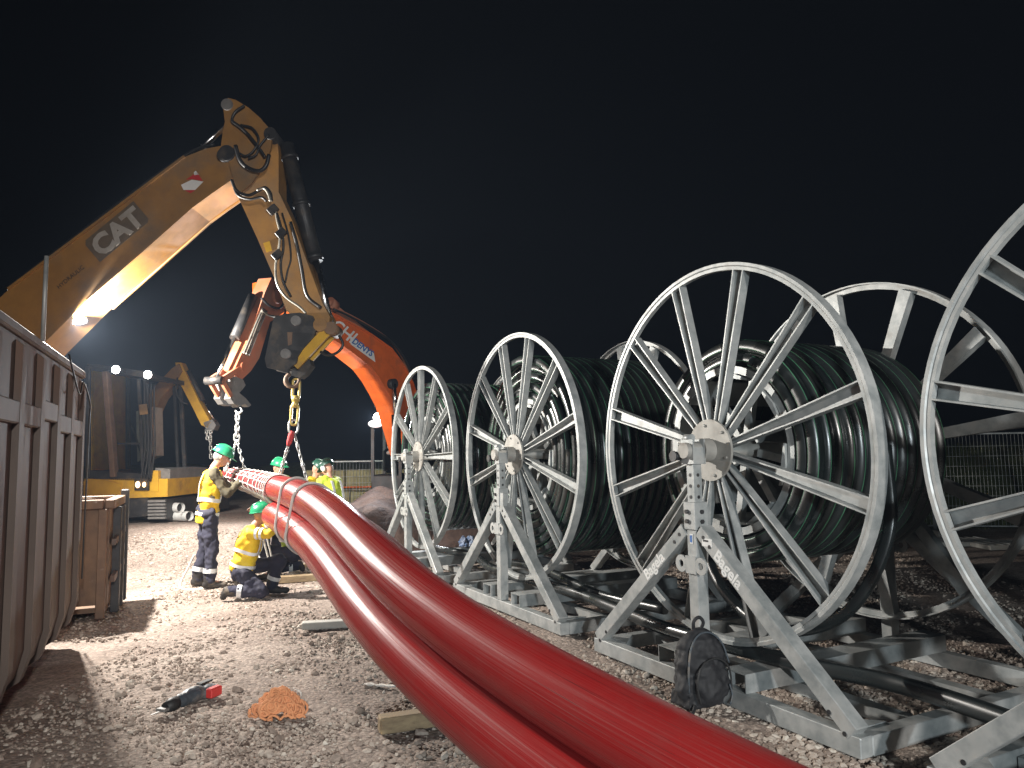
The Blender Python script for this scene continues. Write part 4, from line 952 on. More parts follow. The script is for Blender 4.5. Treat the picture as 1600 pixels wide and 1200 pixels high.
for p in DIG2_L: lb.ell(p + Vector((0, 0.10, 0)), 0.085, 0.07, 0.085)
for p in DIG2_L: lb.beam(p + Vector((0, 0.12, 0)), p + Vector((0, 0.5, -0.02)), 0.04, 0.04)
lb = lb.build('worklight_bar', M['dark'], E3)
for p in DIG2_L: MB().ell(p + Vector((0, 0.04, 0)), 0.075, 0.04, 0.075).build('lamp_lens', M['lens'], lb)
sl3 = thing('lifting_chain', 'pale chain and shackles hanging from the yellow digger stick behind the standing man', 'chain', e3b(323, 672, 0.17))
MB().tube([e3b(316, 672, 0.15), e3b(322, 671, 0.15), e3b(328, 672, 0.15)], 0.035, 8).build('shackle_bar', M['chain'], sl3)
for dx_ in (-4, 3): chain(sl3, e3b(322 + dx_, 672, 0.15), e3b(322 + dx_ * 0.6, 686, 0.15), 0.05, 0.014, M['chain'], 0.06)
chain(sl3, e3b(324, 684, 0.15), e3b(325, 716, 0.15), 0.05, 0.013, M['chain'], 0.09)

# ------------------------------------------------------------------ ribbed container on the left
cd = Vector((-0.3825, 0.924, 0)).normalized(); cnr = Vector((cd.y, -cd.x, 0))      # along it (away), out of its near side
CO = W(131, 720, 7.3); CO.z = 0
CL, CH = 6.6, 2.60
E4 = thing('container', 'tall ribbed steel roll-off container filling the left edge', 'container', CO - cd * CL / 2 - cnr * 1.2)
def cp(a, o, z): return CO - cd * a + cnr * o + Vector((0, 0, z))
prof = [(-0.50, 0.12), (-0.30, 0.14), (-0.09, 0.235), (-0.045, 0.42), (-0.045, CH - 0.04), (-0.085, CH - 0.04), (-0.085, 0.44), (-0.18, 0.28), (-0.32, 0.19), (-0.50, 0.17)]
MB().prism([cp(0.02, o, z) for o, z in prof], -cd * (CL - 0.04)).build('side_wall', M['skip'], E4)
MB().prism([cp(0.02, -2.3 - o, z) for o, z in prof], -cd * (CL - 0.04)).build('side_wall', M['skip'], E4)
MB().box(cp(CL / 2, -1.15, 0.15), 1.5, CL - 0.04, 0.06, cnr, cd).build('floor_panel', M['skip'], E4)
for a in (0.06, CL - 0.06): MB().box(cp(a, -1.15, 1.36), 2.1, 0.06, 2.38, cnr, cd).build('end_wall', M['skip'], E4)
rail = MB(); rail.box(cp(CL / 2, -0.06, CH), 0.10, CL, 0.075, cnr, cd, bev=0.015); rail.build('top_rail', M['skip'], E4)
MB().box(cp(CL / 2, -2.23, CH), 0.16, CL, 0.12, cnr, cd, bev=0.015).build('top_rail', M['skip'], E4)
first = None
ribp = [(-0.42, 0.07), (-0.24, 0.09), (-0.06, 0.20), (0.0, 0.40), (0.0, CH - 0.10), (-0.042, CH - 0.063), (-0.042, 0.42), (-0.087, 0.232), (-0.30, 0.137), (-0.42, 0.117)]
for k in range(10):
    a = 0.0 + 0.66 * k
    if first is None:
        mb = MB(); mb.prism([cp(a, o, z) for o, z in ribp], -cd * 0.13); first = mb.build('rib', M['skip'], E4)
    else:
        o = dupe(first, E4); o.location = first.location - cd * (0.66 * k)
for k in range(9):
    a = 0.13 + 0.66 * k; MB().box(cp(a + 0.265, -0.0235, 2.06 if k != 2 else 2.13), 0.041, 0.528, 0.15, cnr, cd, bev=0.01).build('side_rail', M['skip'], E4)
MB().cyl(cp(1.9, -0.05, CH + 0.05), cp(1.9, -0.05, CH + 0.72), 0.016, 8).build('upright_rod', M['galv'], E4)
MB().tube(catmull([cp(1.2, 0.02, CH + 0.05), cp(0.8, 0.05, CH - 0.25), cp(0.5, 0.04, CH - 0.12), cp(0.1, 0.05, CH - 0.3), cp(-0.03, 0.03, CH - 0.5), cp(-0.02, 0.02, 0.6)], 8), 0.008, 6).build('cable', M['hose'], E4)
# low skip behind it
SO = W(156, 720, 8.2); SO.z = 0
E5 = thing('skip', 'low rusty open skip standing just beyond the tall ribbed container', 'skip', SO + cd * 0.9 - cnr * 0.7)
def sp(a, o, z): return SO + cd * a + cnr * o + Vector((0, 0, z))
mb = MB(); SH = 1.27
for (a0, o0, a1, o1) in ((0, 0.10, 1.1, 0.10), (0, -1.4, 1.1, -1.4), (0.03, -1.4, 0.03, 0.10), (1.07, -1.4, 1.07, 0.10)):
    p, q = sp(a0, o0, 0), sp(a1, o1, 0); mb.beam(p + Vector((0, 0, SH / 2 + 0.1)), q + Vector((0, 0, SH / 2 + 0.1)), SH - 0.15, 0.04, up=cnr if a0 != a1 else cd)
mb = mb.build('skip_wall', M['skip2'], E5)
MB().box(sp(0.55, -0.65, 0.12), 1.5, 1.06, 0.05, cnr, cd).build('floor_panel', M['skip2'], E5)
for (a0, o0, a1, o1) in ((-0.05, 0.12, 1.15, 0.12), (-0.05, -1.42, 1.15, -1.42)): MB().beam(sp(a0, o0, SH), sp(a1, o1, SH), 0.10, 0.10, bev=0.01).build('top_rail', M['skip2'], E5)
for a in (-0.02, 1.12): MB().beam(sp(a, -1.36, SH), sp(a, 0.06, SH), 0.10, 0.10, bev=0.01).build('end_rail', M['skip2'], E5)
for o in (0.06, -0.28, -0.62, -0.96, -1.3):
    MB().beam(sp(-0.04, o, 0.04), sp(-0.04, o, SH - 0.05), 0.09, 0.10, up=cd, bev=0.01).build('rib', M['skip2'], E5)
for a in (0.35, 0.75, 1.15): MB().beam(sp(a, 0.16, 0.03), sp(a, 0.16, SH + 0.12 if a > 1.1 else SH - 0.05), 0.09, 0.09, up=cd, bev=0.01).build('rib', M['dark'], E5)
for z in (0.45, 0.85): MB().beam(sp(0.0, 0.165, z), sp(1.1, 0.165, z + 0.06), 0.04, 0.07).build('side_rail', M['skip'], E5)

# ------------------------------------------------------------------ people
def person(label, loc, rotz, J, top='hivis_y', vest=False, trousers='navy', helmet='helmet', s=1.0, sleeve=None, hair=None, face=(1, 0, 0), hw=None,
           muffs=False, boots=True, glove=False, bands=True, hang=None, zmin=None):
    P = thing('person', label, 'person', loc, rotz); mw = WM(P)
    V = lambda p: mw @ (Vector(p) * s)
    H = lambda p: Vector(p)
    hip, chest, neck, head = (H(J[k]) for k in ('hip', 'chest', 'neck', 'head'))
    def chainmb(mb, pts, rads, seg=14):
        for p, r in zip(pts, rads): mb.ell(V(p), r * s, r * s, r * s, nu=seg, nv=8)
        for a, b, ra, rb in zip(pts[:-1], pts[1:], rads[:-1], rads[1:]): mb.tube([V(a), V(b)], [ra * s, rb * s], seg)
    f = Vector(face).normalized(); sidev = Vector((0, 0, 1)).cross(f).normalized(); hup = f.cross(sidev).normalized()
    mwr = mw.to_3x3(); R = lambda v: (mwr @ Vector(v)).normalized()
    body = MB()
    chainmb(body, [hip, (hip + chest) / 2, chest, neck, head - hup * 0.05], [0.11, 0.10, 0.12, 0.056, 0.055])
    body.ell(V(head), 0.098 * s, 0.076 * s, 0.118 * s, R(f), R(sidev), R(hup), 18, 12)
    body.ell(V(head + f * 0.035 - hup * 0.07), 0.058 * s, 0.052 * s, 0.05 * s, R(f), R(sidev), R(hup))
    body.tube([V(head + f * 0.085 + hup * 0.015), V(head + f * 0.118 - hup * 0.028)], [0.010 * s, 0.017 * s], 8)
    body.ell(V(head + f * 0.085 - hup * 0.062), 0.016 * s, 0.026 * s, 0.012 * s, R(f), R(sidev), R(hup))
    for sg in (-1, 1): body.ell(V(head + sidev * sg * 0.078 - f * 0.005 - hup * 0.005), 0.020 * s, 0.012 * s, 0.034 * s, R(f), R(sidev), R(hup))
    hands = []
    for sd in ('l', 'r'):
        sh, el, wr = (H(J[k + sd]) for k in ('sh_', 'el_', 'wr_'))
        chainmb(body, [sh, el, wr], [0.048, 0.038, 0.028], 12)
        d = (wr - el).normalized(); hd = Vector(J.get('hd_' + sd, d)).normalized()
        pn = Vector(J.get('pn_' + sd, (0, 0, -1))); pn = (pn - hd * pn.dot(hd)).normalized(); sdv = hd.cross(pn)
        pc = wr + hd * 0.055; body.ell(V(pc), 0.055 * s, 0.042 * s, 0.020 * s, R(hd), R(sdv), R(pn))
        chainmb(body, [wr, pc], [0.027, 0.022], 10)
        for q, (off, L) in enumerate(((-0.031, 0.062), (-0.010, 0.074), (0.011, 0.070), (0.031, 0.054))):
            k0 = wr + hd * 0.095 + sdv * off; k1 = k0 + (hd * 0.75 + pn * 0.5) * L * 0.6; k2 = k1 + (hd * 0.25 + pn * 0.95) * L * 0.5
            chainmb(body, [k0 - hd * 0.02, k0, k1, k2], [0.011, 0.0105, 0.0095, 0.008], 8)
        tside = -1 if sd == 'l' else 1
        t0 = wr + hd * 0.035 + sdv * tside * 0.035; t1 = t0 + (hd * 0.5 + sdv * tside * 0.8 + pn * 0.3) * 0.04; t2 = t1 + (hd * 0.8 + pn * 0.6) * 0.03
        chainmb(body, [t0 - sdv * tside * 0.02, t0, t1, t2], [0.015, 0.013, 0.011, 0.009], 8)
        hi, kn, an = (H(J[k + sd]) for k in ('hip_', 'kn_', 'an_')); chainmb(body, [hi, kn, an], [0.075, 0.052, 0.04], 12)
        tip = H(J['toe_' + sd]); chainmb(body, [an, tip], [0.04, 0.028], 10)
        hands.append((pc, hd, sdv, pn))
    remeshed(body, 'body', M['skin'], P, 0.0075 * s, 2)
    for sg in (-1, 1):
        MB().ell(V(head + f * 0.088 + sidev * sg * 0.030 + hup * 0.018), 0.010 * s, 0.013 * s, 0.009 * s, R(f), R(sidev), R(hup), 10, 6).build('eye', M['black'], P)
    # jacket or vest
    up = (neck - hip).normalized(); shv = (H(J['sh_l']) - H(J['sh_r'])).normalized(); fw = shv.cross(up).normalized()
    jk = MB(); pad = 0.0 if vest else 0.012
    spine = [(hip - up * 0.16, 0.172, 0.132), (hip - up * 0.02, 0.170, 0.130), (hip + (chest - hip) * 0.45, 0.165, 0.128), (chest, 0.180, 0.138), (chest + (neck - chest) * 0.55, 0.175, 0.120), (neck - up * 0.045, 0.115, 0.085)]
    wm = J.get('wide', 1.0)
    if J.get('short'): spine = spine[1:]
    def tors(mb, rows, grow=0.0, up_=up):
        rings = []; n = 28
        for (c, a, b_) in rows:
            for k in range(n):
                t = 2 * PI * k / n; ct, st_ = math.cos(t), math.sin(t); e = 0.8
                rings.append(V(c + shv * ((a * wm + grow) * math.copysign(abs(ct) ** e, ct)) + fw * ((b_ * wm + grow) * math.copysign(abs(st_) ** e, st_))))
        fs = [(r * n + k, r * n + (k + 1) % n, (r + 1) * n + (k + 1) % n, (r + 1) * n + k) for r in range(len(rows) - 1) for k in range(n)]
        fs += [tuple(range(n - 1, -1, -1)), tuple(range((len(rows) - 1) * n, len(rows) * n))]
        mb.add(rings, fs, 0, True)
    tors(jk, [(c, a + pad, b_ + pad) for c, a, b_ in spine])
    slv = jk if sleeve is None else MB()
    for sd in ('l', 'r'):
        sh, el, wr = (H(J[k + sd]) for k in ('sh_', 'el_', 'wr_')); ins = (neck - up * 0.06 - sh) * 0.45
        if vest:
            chainmb(jk, [sh + ins, sh + ins * 0.35], [0.07, 0.062])
        else: chainmb(jk, [sh + ins, sh], [0.085, 0.082])
        chainmb(slv, [sh + ins * 0.3, sh, el, el.lerp(wr, 0.86)], [0.07, 0.07, 0.058, 0.045])
    jo = remeshed(jk, 'vest' if vest else 'jacket', M[top], P, 0.014 * s, 3, 0.022 * s, 0.13)
    if sleeve is not None:
        tors(slv, [(hip + up * 0.02, 0.15, 0.115), (chest, 0.165, 0.122), (neck - up * 0.05, 0.10, 0.075)])
        remeshed(slv, 'sweater', M[sleeve], P, 0.014 * s, 3, 0.018 * s, 0.09)
    if bands:
        def at_f(q):   # interpolate the torso section along the spine
            q *= len(spine) - 1; i = min(int(q), len(spine) - 2); t = q - i
            return tuple(spine[i][j] * (1 - t) + spine[i + 1][j] * t if j else spine[i][0].lerp(spine[i + 1][0], t) for j in range(3))
        for q in J.get('bands', (0.14, 0.36)):
            b = MB(); rows = [at_f(q - 0.030), at_f(q), at_f(q + 0.030)]; n = 28; rings = []
            for (c, a, b_) in rows:
                for k in range(n):
                    t = 2 * PI * k / n; ct, st_ = math.cos(t), math.sin(t); g = pad + 0.018
                    p = c + shv * ((a * wm + g) * math.copysign(abs(ct) ** 0.8, ct)) + fw * ((b_ * wm + g) * math.copysign(abs(st_) ** 0.8, st_))
                    rings.append(V(p + up * 0.006 * math.sin(3 * t + q * 9)))
            b.add(rings, [(r * n + k, r * n + (k + 1) % n, (r + 1) * n + (k + 1) % n, (r + 1) * n + k) for r in range(2) for k in range(n)], 0, True)
            b.build('reflective_band', M['reflect'], jo)
        for sg in (-1, 1):   # braces over the shoulders, front and back
            for fb in (-1, 1):
                pts = []
                for q in (0.40, 0.50, 0.62, 0.75, 0.86):
                    c, a, b_ = at_f(q); pts.append(V(c + shv * sg * 0.095 * wm + fw * fb * ((b_ + pad) * wm * 0.97 + 0.012)))
                b = MB()
                for a_, b2 in zip(pts[:-1], pts[1:]): b.beam(a_, b2, 0.05 * s, 0.006, up=R(fw) if abs(R(fw).dot((b2 - a_).normalized())) < 0.9 else R(up))
                b.build('reflective_brace', M['reflect'], jo)
        if not vest:
            for sd in ('l', 'r'):
                sh, el = H(J['sh_' + sd]), H(J['el_' + sd])
                for t in (0.42, 0.68):
                    MB().tube([V(sh.lerp(el, t - 0.07)), V(sh.lerp(el, t + 0.07))], [0.079 * s, 0.076 * s], 16, caps=False).build('sleeve_band', M['reflect'], jo)
    # trousers, boots
    tr = MB(); chainmb(tr, [hip + up * 0.02], [0.14])
    for sd in ('l', 'r'):
        hi, kn, an = (H(J[k + sd]) for k in ('hip_', 'kn_', 'an_'))
        chainmb(tr, [hip - up * 0.02 + (hi - hip) * 0.5, hi, kn, kn.lerp(an, 0.93)], [0.125, 0.11, 0.082, 0.072])
    to = remeshed(tr, 'trousers', M[trousers], P, 0.014 * s, 3, 0.026 * s, 0.11)
    for sd in ('l', 'r'):
        kn, an, tip = (H(J[k + sd]) for k in ('kn_', 'an_', 'toe_'))
        MB().tube([V(kn.lerp(an, 0.60)), V(kn.lerp(an, 0.74))], [0.088 * s, 0.086 * s], 16, caps=False).build('reflective_band', M['reflect'], to)
        if boots:
            b = MB(); dirf = (tip - an); sole = Vector(J.get('sole_' + sd, (0, 0, -1)))
            chainmb(b, [kn.lerp(an, 0.80), an], [0.064, 0.062]); 
            heel = an + sole * 0.045 - dirf.normalized() * 0.035; chainmb(b, [heel, heel.lerp(tip, 0.55), tip], [0.050, 0.050, 0.040]); chainmb(b, [an, heel.lerp(tip, 0.5)], [0.06, 0.048])
            remeshed(b, 'boot', M['boot'], P, 0.012 * s, 3, 0.006, 0.06)
    # helmet and hair
    he = MB(); hc = V(head + hup * 0.045 - f * 0.006)
    he.ell(hc, 0.142 * s, 0.118 * s, 0.115 * s, R(f), R(sidev), R(hup), 24, 8, v1=0.5)
    rim = []; rin = []
    for k in range(24):
        a = 2 * PI * k / 24; ex = 0.055 * max(0, math.cos(a)) ** 2 + 0.008
        rim.append(hc + R(f) * ((0.142 + ex) * s * math.cos(a)) + R(sidev) * ((0.118 + 0.008) * s * math.sin(a)) - R(hup) * (0.010 + 0.25 * ex) * s)
        rin.append(hc + R(f) * (0.132 * s * math.cos(a)) + R(sidev) * (0.108 * s * math.sin(a)) - R(hup) * 0.002 * s)
    n0 = 24; he.add(rim + rin, [(k, (k + 1) % n0, n0 + (k + 1) % n0, n0 + k) for k in range(n0)], 0, True)
    lo = [p + R(hup) * 0.008 * s for p in rim]; ro = [hc + R(f) * (0.1425 * s * math.cos(2 * PI * k / 24)) + R(sidev) * (0.1185 * s * math.sin(2 * PI * k / 24)) for k in range(24)]
    he.add(lo + ro, [(k, (k + 1) % n0, n0 + (k + 1) % n0, n0 + k) for k in range(n0)], 0, True)
    he.add(rim + lo, [(k, (k + 1) % n0, n0 + (k + 1) % n0, n0 + k) for k in range(n0)], 0, True)
    he.tube([V(head + hup * (0.045 + 0.118 * math.sin(a)) - f * (0.006 + 0.145 * math.cos(a))) for a in (0.5, 0.9, 1.3, 1.7, 2.1, 2.5)], 0.012 * s, 8)
    ho = he.build('helmet', M[helmet], P)
    if muffs:
        for sg in (-1, 1): MB().ell(V(head + sidev * sg * 0.105 + hup * 0.0), 0.045 * s, 0.028 * s, 0.055 * s, R(f), R(sidev), R(hup)).build('ear_muff', M['plastic_w'], ho)
    if hair:
        hb_ = MB(); hb_.ell(V(head - f * 0.022 - hup * 0.005), 0.092 * s, 0.084 * s, 0.085 * s, R(f), R(sidev), R(hup)); hb_.build('hair', M[hair], P)
    return P
# standing man at the end of the bundle, seen from behind his right shoulder
pA = G(322, 917)
JA = dict(hip=(0, 0, 0.98), chest=(0.03, 0, 1.30), neck=(0.07, 0, 1.55), head=(0.16, -0.02, 1.68),
          sh_l=(0.07, 0.20, 1.47), el_l=(0.28, 0.24, 1.26), wr_l=(0.46, 0.14, 1.40), sh_r=(0.04, -0.20, 1.47), el_r=(0.20, -0.26, 1.20), wr_r=(0.40, -0.14, 1.37),
          hip_l=(0, 0.10, 0.94), kn_l=(-0.02, 0.13, 0.50), an_l=(-0.10, 0.15, 0.085), toe_l=(0.08, 0.17, 0.035),
          hip_r=(0, -0.10, 0.94), kn_r=(0.05, -0.13, 0.50), an_r=(0.02, -0.14, 0.085), toe_r=(0.20, -0.17, 0.035), pn_l=(0, -0.3, -1), pn_r=(0, 0.5, -1), bands=(0.17, 0.40))
person('standing man in yellow vest and green helmet with both hands on the pipe end', pA, math.radians(28), JA, 'hivis_y', vest=True, sleeve='brown_cloth', hair='hair', face=(0.86, -0.12, -0.45), s=1.06)
# kneeling man with his back to us
pB = G(392, 933)
JB = dict(hip=(-0.12, 0, 0.36), chest=(-0.03, 0, 0.68), neck=(0.04, 0, 0.92), head=(0.12, 0.0, 1.05),
          sh_l=(0.04, 0.20, 0.84), el_l=(0.30, 0.24, 0.88), wr_l=(0.44, 0.12, 1.10), sh_r=(0.02, -0.20, 0.84), el_r=(0.25, -0.30, 0.82), wr_r=(0.45, -0.22, 0.99),
          hip_l=(-0.10, 0.12, 0.34), kn_l=(0.34, 0.17, 0.44), an_l=(0.22, 0.19, 0.09), toe_l=(0.42, 0.20, 0.035),
          hip_r=(-0.10, -0.12, 0.33), kn_r=(0.18, -0.20, 0.09), an_r=(-0.24, -0.20, 0.12), toe_r=(-0.30, -0.20, 0.05), sole_r=(-0.9, 0, -0.2), pn_l=(0.5, -0.8, 0), pn_r=(0.5, 0.8, 0), short=True, bands=(0.12, 0.38))
person('kneeling man in yellow jacket and green helmet reaching up to the bundle', pB, math.radians(10), JB, 'hivis_y', face=(0.93, -0.05, 0.1), s=0.98)
# stand-by poses for the men behind the pipes
def stand(lean=0.1, arms=((0.25, 0.1, 1.05), (0.25, -0.1, 1.05))):
    return dict(hip=(0, 0, 0.96), chest=(lean * 0.6, 0, 1.27), neck=(lean, 0, 1.52), head=(lean + 0.05, 0, 1.66), sh_l=(lean, 0.20, 1.44), el_l=(lean + 0.05, 0.27, 1.17), wr_l=arms[0],
                sh_r=(lean, -0.20, 1.44), el_r=(lean + 0.05, -0.27, 1.17), wr_r=arms[1], hip_l=(0, 0.1, 0.92), kn_l=(0.03, 0.12, 0.49), an_l=(0, 0.14, 0.085), toe_l=(0.18, 0.16, 0.035),
                hip_r=(0, -0.1, 0.92), kn_r=(0.03, -0.12, 0.49), an_r=(0, -0.14, 0.085), toe_r=(0.18, -0.16, 0.035), bands=(0.17, 0.38))
pC = W(423, 760, 12.0); pC.z = -0.02
person('man in lime jacket and green cap-like helmet showing above the raised pipes', pC, math.radians(-25), stand(0.12, ((0.4, 0.1, 1.2), (0.4, -0.1, 1.2))), 'hivis_l', face=(0.95, 0.0, -0.15), s=0.98)
pD = W(524, 760, 12.6); pD.z = -0.16
person('man in lime jacket with white bands and dark helmet with ear muffs', pD, math.radians(150), stand(0.14, ((0.36, 0.1, 1.02), (0.40, -0.12, 0.95))), 'hivis_l', helmet='helmet_d', muffs=True, face=(0.85, 0.1, -0.45), s=1.04)
pE = W(476, 760, 12.9); pE.z = -0.10
person('man in bright yellow jacket bending behind the man with ear muffs', pE, math.radians(-10), stand(0.20, ((0.42, 0.1, 1.0), (0.40, -0.12, 0.95))), 'hivis_y', helmet='helmet_d', face=(0.8, 0.0, -0.6), s=1.0)
pF = W(447, 800, 11.1); pF.z = 0
JF = dict(JB); JF.update(wr_l=(0.36, 0.2, 1.15), el_l=(0.34, 0.28, 0.84))
person('man in lime jacket crouching under the pipes beyond the kneeling man', pF, math.radians(205), JF, 'hivis_l', face=(0.9, 0, -0.3), s=0.95)

# ------------------------------------------------------------------ things on the ground
# backpack leaning on the stand
bp0 = G(1102, 1103); th_ = math.radians(24)
bk = thing('backpack', 'black nylon backpack leaning against the lettered stand', 'backpack', bp0, th_)
mb = MB()
for (c, r) in (((0, 0.02, 0.15), (0.215, 0.14, 0.17)), ((0.0, 0.03, 0.28), (0.20, 0.13, 0.17)), ((0.0, 0.04, 0.38), (0.165, 0.105, 0.13)), ((0.0, -0.07, 0.15), (0.15, 0.075, 0.14))):
    mb.ell(WM(bk) @ Vector(c), *r, x=WM(bk).to_3x3() @ Vector((1, 0, 0)), y=WM(bk).to_3x3() @ Vector((0, 1, 0)))
mb.box(WM(bk) @ Vector((0, 0.03, 0.06)), 0.37, 0.21, 0.10, WM(bk).to_3x3() @ Vector((1, 0, 0)), WM(bk).to_3x3() @ Vector((0, 1, 0)))
remeshed(mb, 'pack_body', M['pack'], bk, 0.009, 6, 0.020, 0.09)
lp_ = lambda pts: [WM(bk) @ Vector(p) for p in pts]
MB().tube(catmull(lp_([(-0.035, 0.05, 0.50), (-0.045, 0.03, 0.56), (0, 0.03, 0.585), (0.035, 0.03, 0.55), (0.03, 0.05, 0.50)]), 6), 0.012, 8).build('handle', M['pack'], bk)
MB().tube(catmull(lp_([(-0.13, -0.125, 0.06), (-0.155, -0.13, 0.18), (-0.12, -0.125, 0.29), (-0.04, -0.115, 0.335), (0.05, -0.115, 0.33), (0.12, -0.12, 0.26), (0.135, -0.12, 0.1)]), 8), 0.007, 6).build('zip', M['rubber'], bk)
MB().tube(catmull(lp_([(-0.17, -0.055, 0.12), (-0.17, -0.06, 0.28), (-0.13, -0.045, 0.41), (-0.05, -0.03, 0.485), (0.05, -0.03, 0.485), (0.13, -0.045, 0.41), (0.17, -0.06, 0.28)]), 8), 0.007, 6).build('zip', M['tool_grey'], bk)
MB().tube(catmull(lp_([(-0.16, -0.1, 0.05), (-0.22, -0.14, 0.02), (-0.27, -0.1, 0.015), (-0.31, -0.16, 0.012)]), 6), 0.012, 6).build('strap', M['pack'], bk)
MB().tube(catmull(lp_([(0.1, -0.14, 0.17), (0.11, -0.15, 0.10), (0.09, -0.15, 0.04)]), 6), 0.006, 6).build('strap', M['tool_grey'], bk)
# cordless tool lying on the gravel
t0 = G(292, 1102); tl_ = thing('power_tool', 'black cordless power tool with a red battery lying on the gravel', 'power tool', t0, math.radians(70))
def tp_(x, y, z): return WM(tl_) @ Vector((x, y, z))
m3t = WM(tl_).to_3x3(); X_, Y_, Z_ = m3t @ Vector((1, 0, 0)), m3t @ Vector((0, 1, 0)), Vector((0, 0, 1))
mb = MB(); mb.ell(tp_(0.06, 0.0, 0.055), 0.15, 0.062, 0.055, X_, Y_, Z_); mb.ell(tp_(-0.03, 0.0, 0.05), 0.10, 0.052, 0.05, X_, Y_, Z_); mb.ell(tp_(0.17, -0.03, 0.05), 0.09, 0.065, 0.05, X_, Y_, Z_)
remeshed(mb, 'tool_body', M['tool_grey'], tl_, 0.006, 2, 0.004, 0.04)
MB().tube([tp_(-0.10, 0.0, 0.05), tp_(-0.14, 0.0, 0.048), tp_(-0.20, 0.0, 0.045)], [0.045, 0.047, 0.034], 16).build('gear_head', M['rubber'], tl_)
MB().box(tp_(-0.22, 0.0, 0.04), 0.05, 0.075, 0.022, X_, Y_, Z_, bev=0.004).build('guide_shoe', M['cast'], tl_); MB().box(tp_(-0.27, 0.0, 0.036), 0.10, 0.016, 0.004, X_, Y_, Z_).build('blade', M['cast'], tl_)
MB().box(tp_(0.16, -0.095, 0.055), 0.11, 0.055, 0.07, X_, Y_, Z_, bev=0.008).build('battery', M['tool_red'], tl_)
MB().box(tp_(0.19, 0.02, 0.105), 0.12, 0.05, 0.012, X_, Y_, Z_, bev=0.004).build('top_grip', M['rubber'], tl_)
# heap of orange rope
r0 = G(430, 1125); rp = thing('rope_heap', 'tangled heap of orange rope on the gravel', 'rope', r0 + Vector((0, 0.1, 0)))
def tangle(seed, n=520):
    pts = []
    for q in range(n):
        t = q / n; a = q * 0.62; ax = noise.noise_vector(Vector((q * 0.013, seed, 1.1))); c_ = noise.noise_vector(Vector((q * 0.021, seed * 1.7, 5.3)))
        cx, cy = c_.x * 0.26, c_.y * 0.15; d = min(1.0, math.hypot(cx / 0.17, cy / 0.11)); top = 0.17 * (1 - d) ** 0.8 + 0.02
        rr = 0.030 + 0.014 * math.sin(q * 0.071 + seed); e1 = Vector((1, 0.3 * ax.x, 0.8 * ax.y)).normalized(); e2 = Vector((0.4 * ax.z, 0.5, 0.9)).normalized()
        p = Vector((cx, cy + 0.08, top * (0.5 + 0.5 * abs(c_.z) ** 0.4))) + e1 * (rr * math.cos(a)) + e2 * (rr * math.sin(a))
        p.z = max(p.z, 0.008 + 0.006 * (q % 3)); pts.append(r0 + p)
    return pts
for k in range(5): MB().tube(tangle(3.0 + 5.1 * k), 0.0085, 6).build('rope_strand', M['rope_o'], rp)
gr = thing('rope_hank', 'small hank of grey cord behind the orange rope heap', 'rope', r0 + Vector((0.02, 0.32, 0)))
for k in range(3):
    pts = [r0 + Vector((0.04 + 0.10 * noise.noise(Vector((q * 0.4, k, 3))), 0.30 + 0.08 * noise.noise(Vector((q * 0.4, k + 5, 2))), 0.02 + 0.13 * abs(noise.noise(Vector((q * 0.33, k, 9)))))) for q in range(40)]
    MB().tube(catmull(pts, 4), 0.008, 6).build('cord', M['rope_w'], gr)
# scrap of white cord by the bundle
s0 = G(598, 1072); sc_ = thing('cord_scrap', 'frayed scrap of white cord on the gravel beside the bundle', 'cord', s0)
for k in range(6):
    pts = [s0 + Vector((-0.14 + 0.05 * q + 0.02 * noise.noise(Vector((q, k, 1))), 0.05 * noise.noise(Vector((q * 0.6, k, 4))) - 0.012 * q, 0.015 + 0.03 * abs(noise.noise(Vector((q, k, 8)))))) for q in range(6)]
    MB().tube(catmull(pts, 4), 0.007, 5).build('cord_strand', M['rope_w'], sc_)
# timbers
def timber(a, b, w, h, label, m='wood', z=0.0):
    a = Vector(a); b = Vector(b); o = MB().beam(a + Vector((0, 0, h / 2 + z)), b + Vector((0, 0, h / 2 + z)), w, h, bev=0.008).build('timber', M[m]); return tag(o, label, 'timber')
a = G(592, 1145); timber(a, a + Vector((0.95, 0.35, 0)), 0.10, 0.10, 'squared timber poking out from under the near pipes')
a = G(472, 983); timber(a, a + Vector((1.1, 0.22, 0)), 0.12, 0.07, 'pale timber halfway along the left side of the bundle', 'slab')
a = G(430, 911); timber(a, a + Vector((1.1, 0.35, 0)), 0.14, 0.09, 'timber sleeper beside the kneeling man')
a = G(415, 893); timber(a + Vector((0, 0.25, 0)), a + Vector((1.4, 0.75, 0)), 0.14, 0.05, 'thin plank behind the sleeper beside the kneeling man')
# drooping cord tails by the men
c0 = W(412, 800, 9.9)
for k, lab in enumerate(('pale cord tail hanging beside the kneeling man', 'second pale cord tail hanging beside the kneeling man')):
    pts = [c0 + Vector((0.02 * k, 0, 0)), c0 + Vector((-0.02 + 0.05 * k, 0, -0.25)), c0 + Vector((0.06 + 0.05 * k, 0.02, -0.6)), c0 + Vector((0.14 + 0.04 * k, 0.02, -0.95))]
    tag(MB().tube(catmull(pts, 6), 0.012, 6).build('cord_tail', M['rope_w']), lab, 'cord')
c0 = W(298, 880, 10.25)
pts = [c0 + Vector((0.05, 0, 0.12)), c0 + Vector((-0.03, 0, -0.05)), c0 + Vector((-0.12, -0.05, -0.28)), c0 + Vector((0.0, -0.2, -0.32)), c0 + Vector((0.3, -0.2, -0.32))]
tag(MB().tube(catmull(pts, 6), 0.014, 6).build('cord_tail', M['rope_w']), 'pale cord trailing behind the boots of the standing man', 'cord')
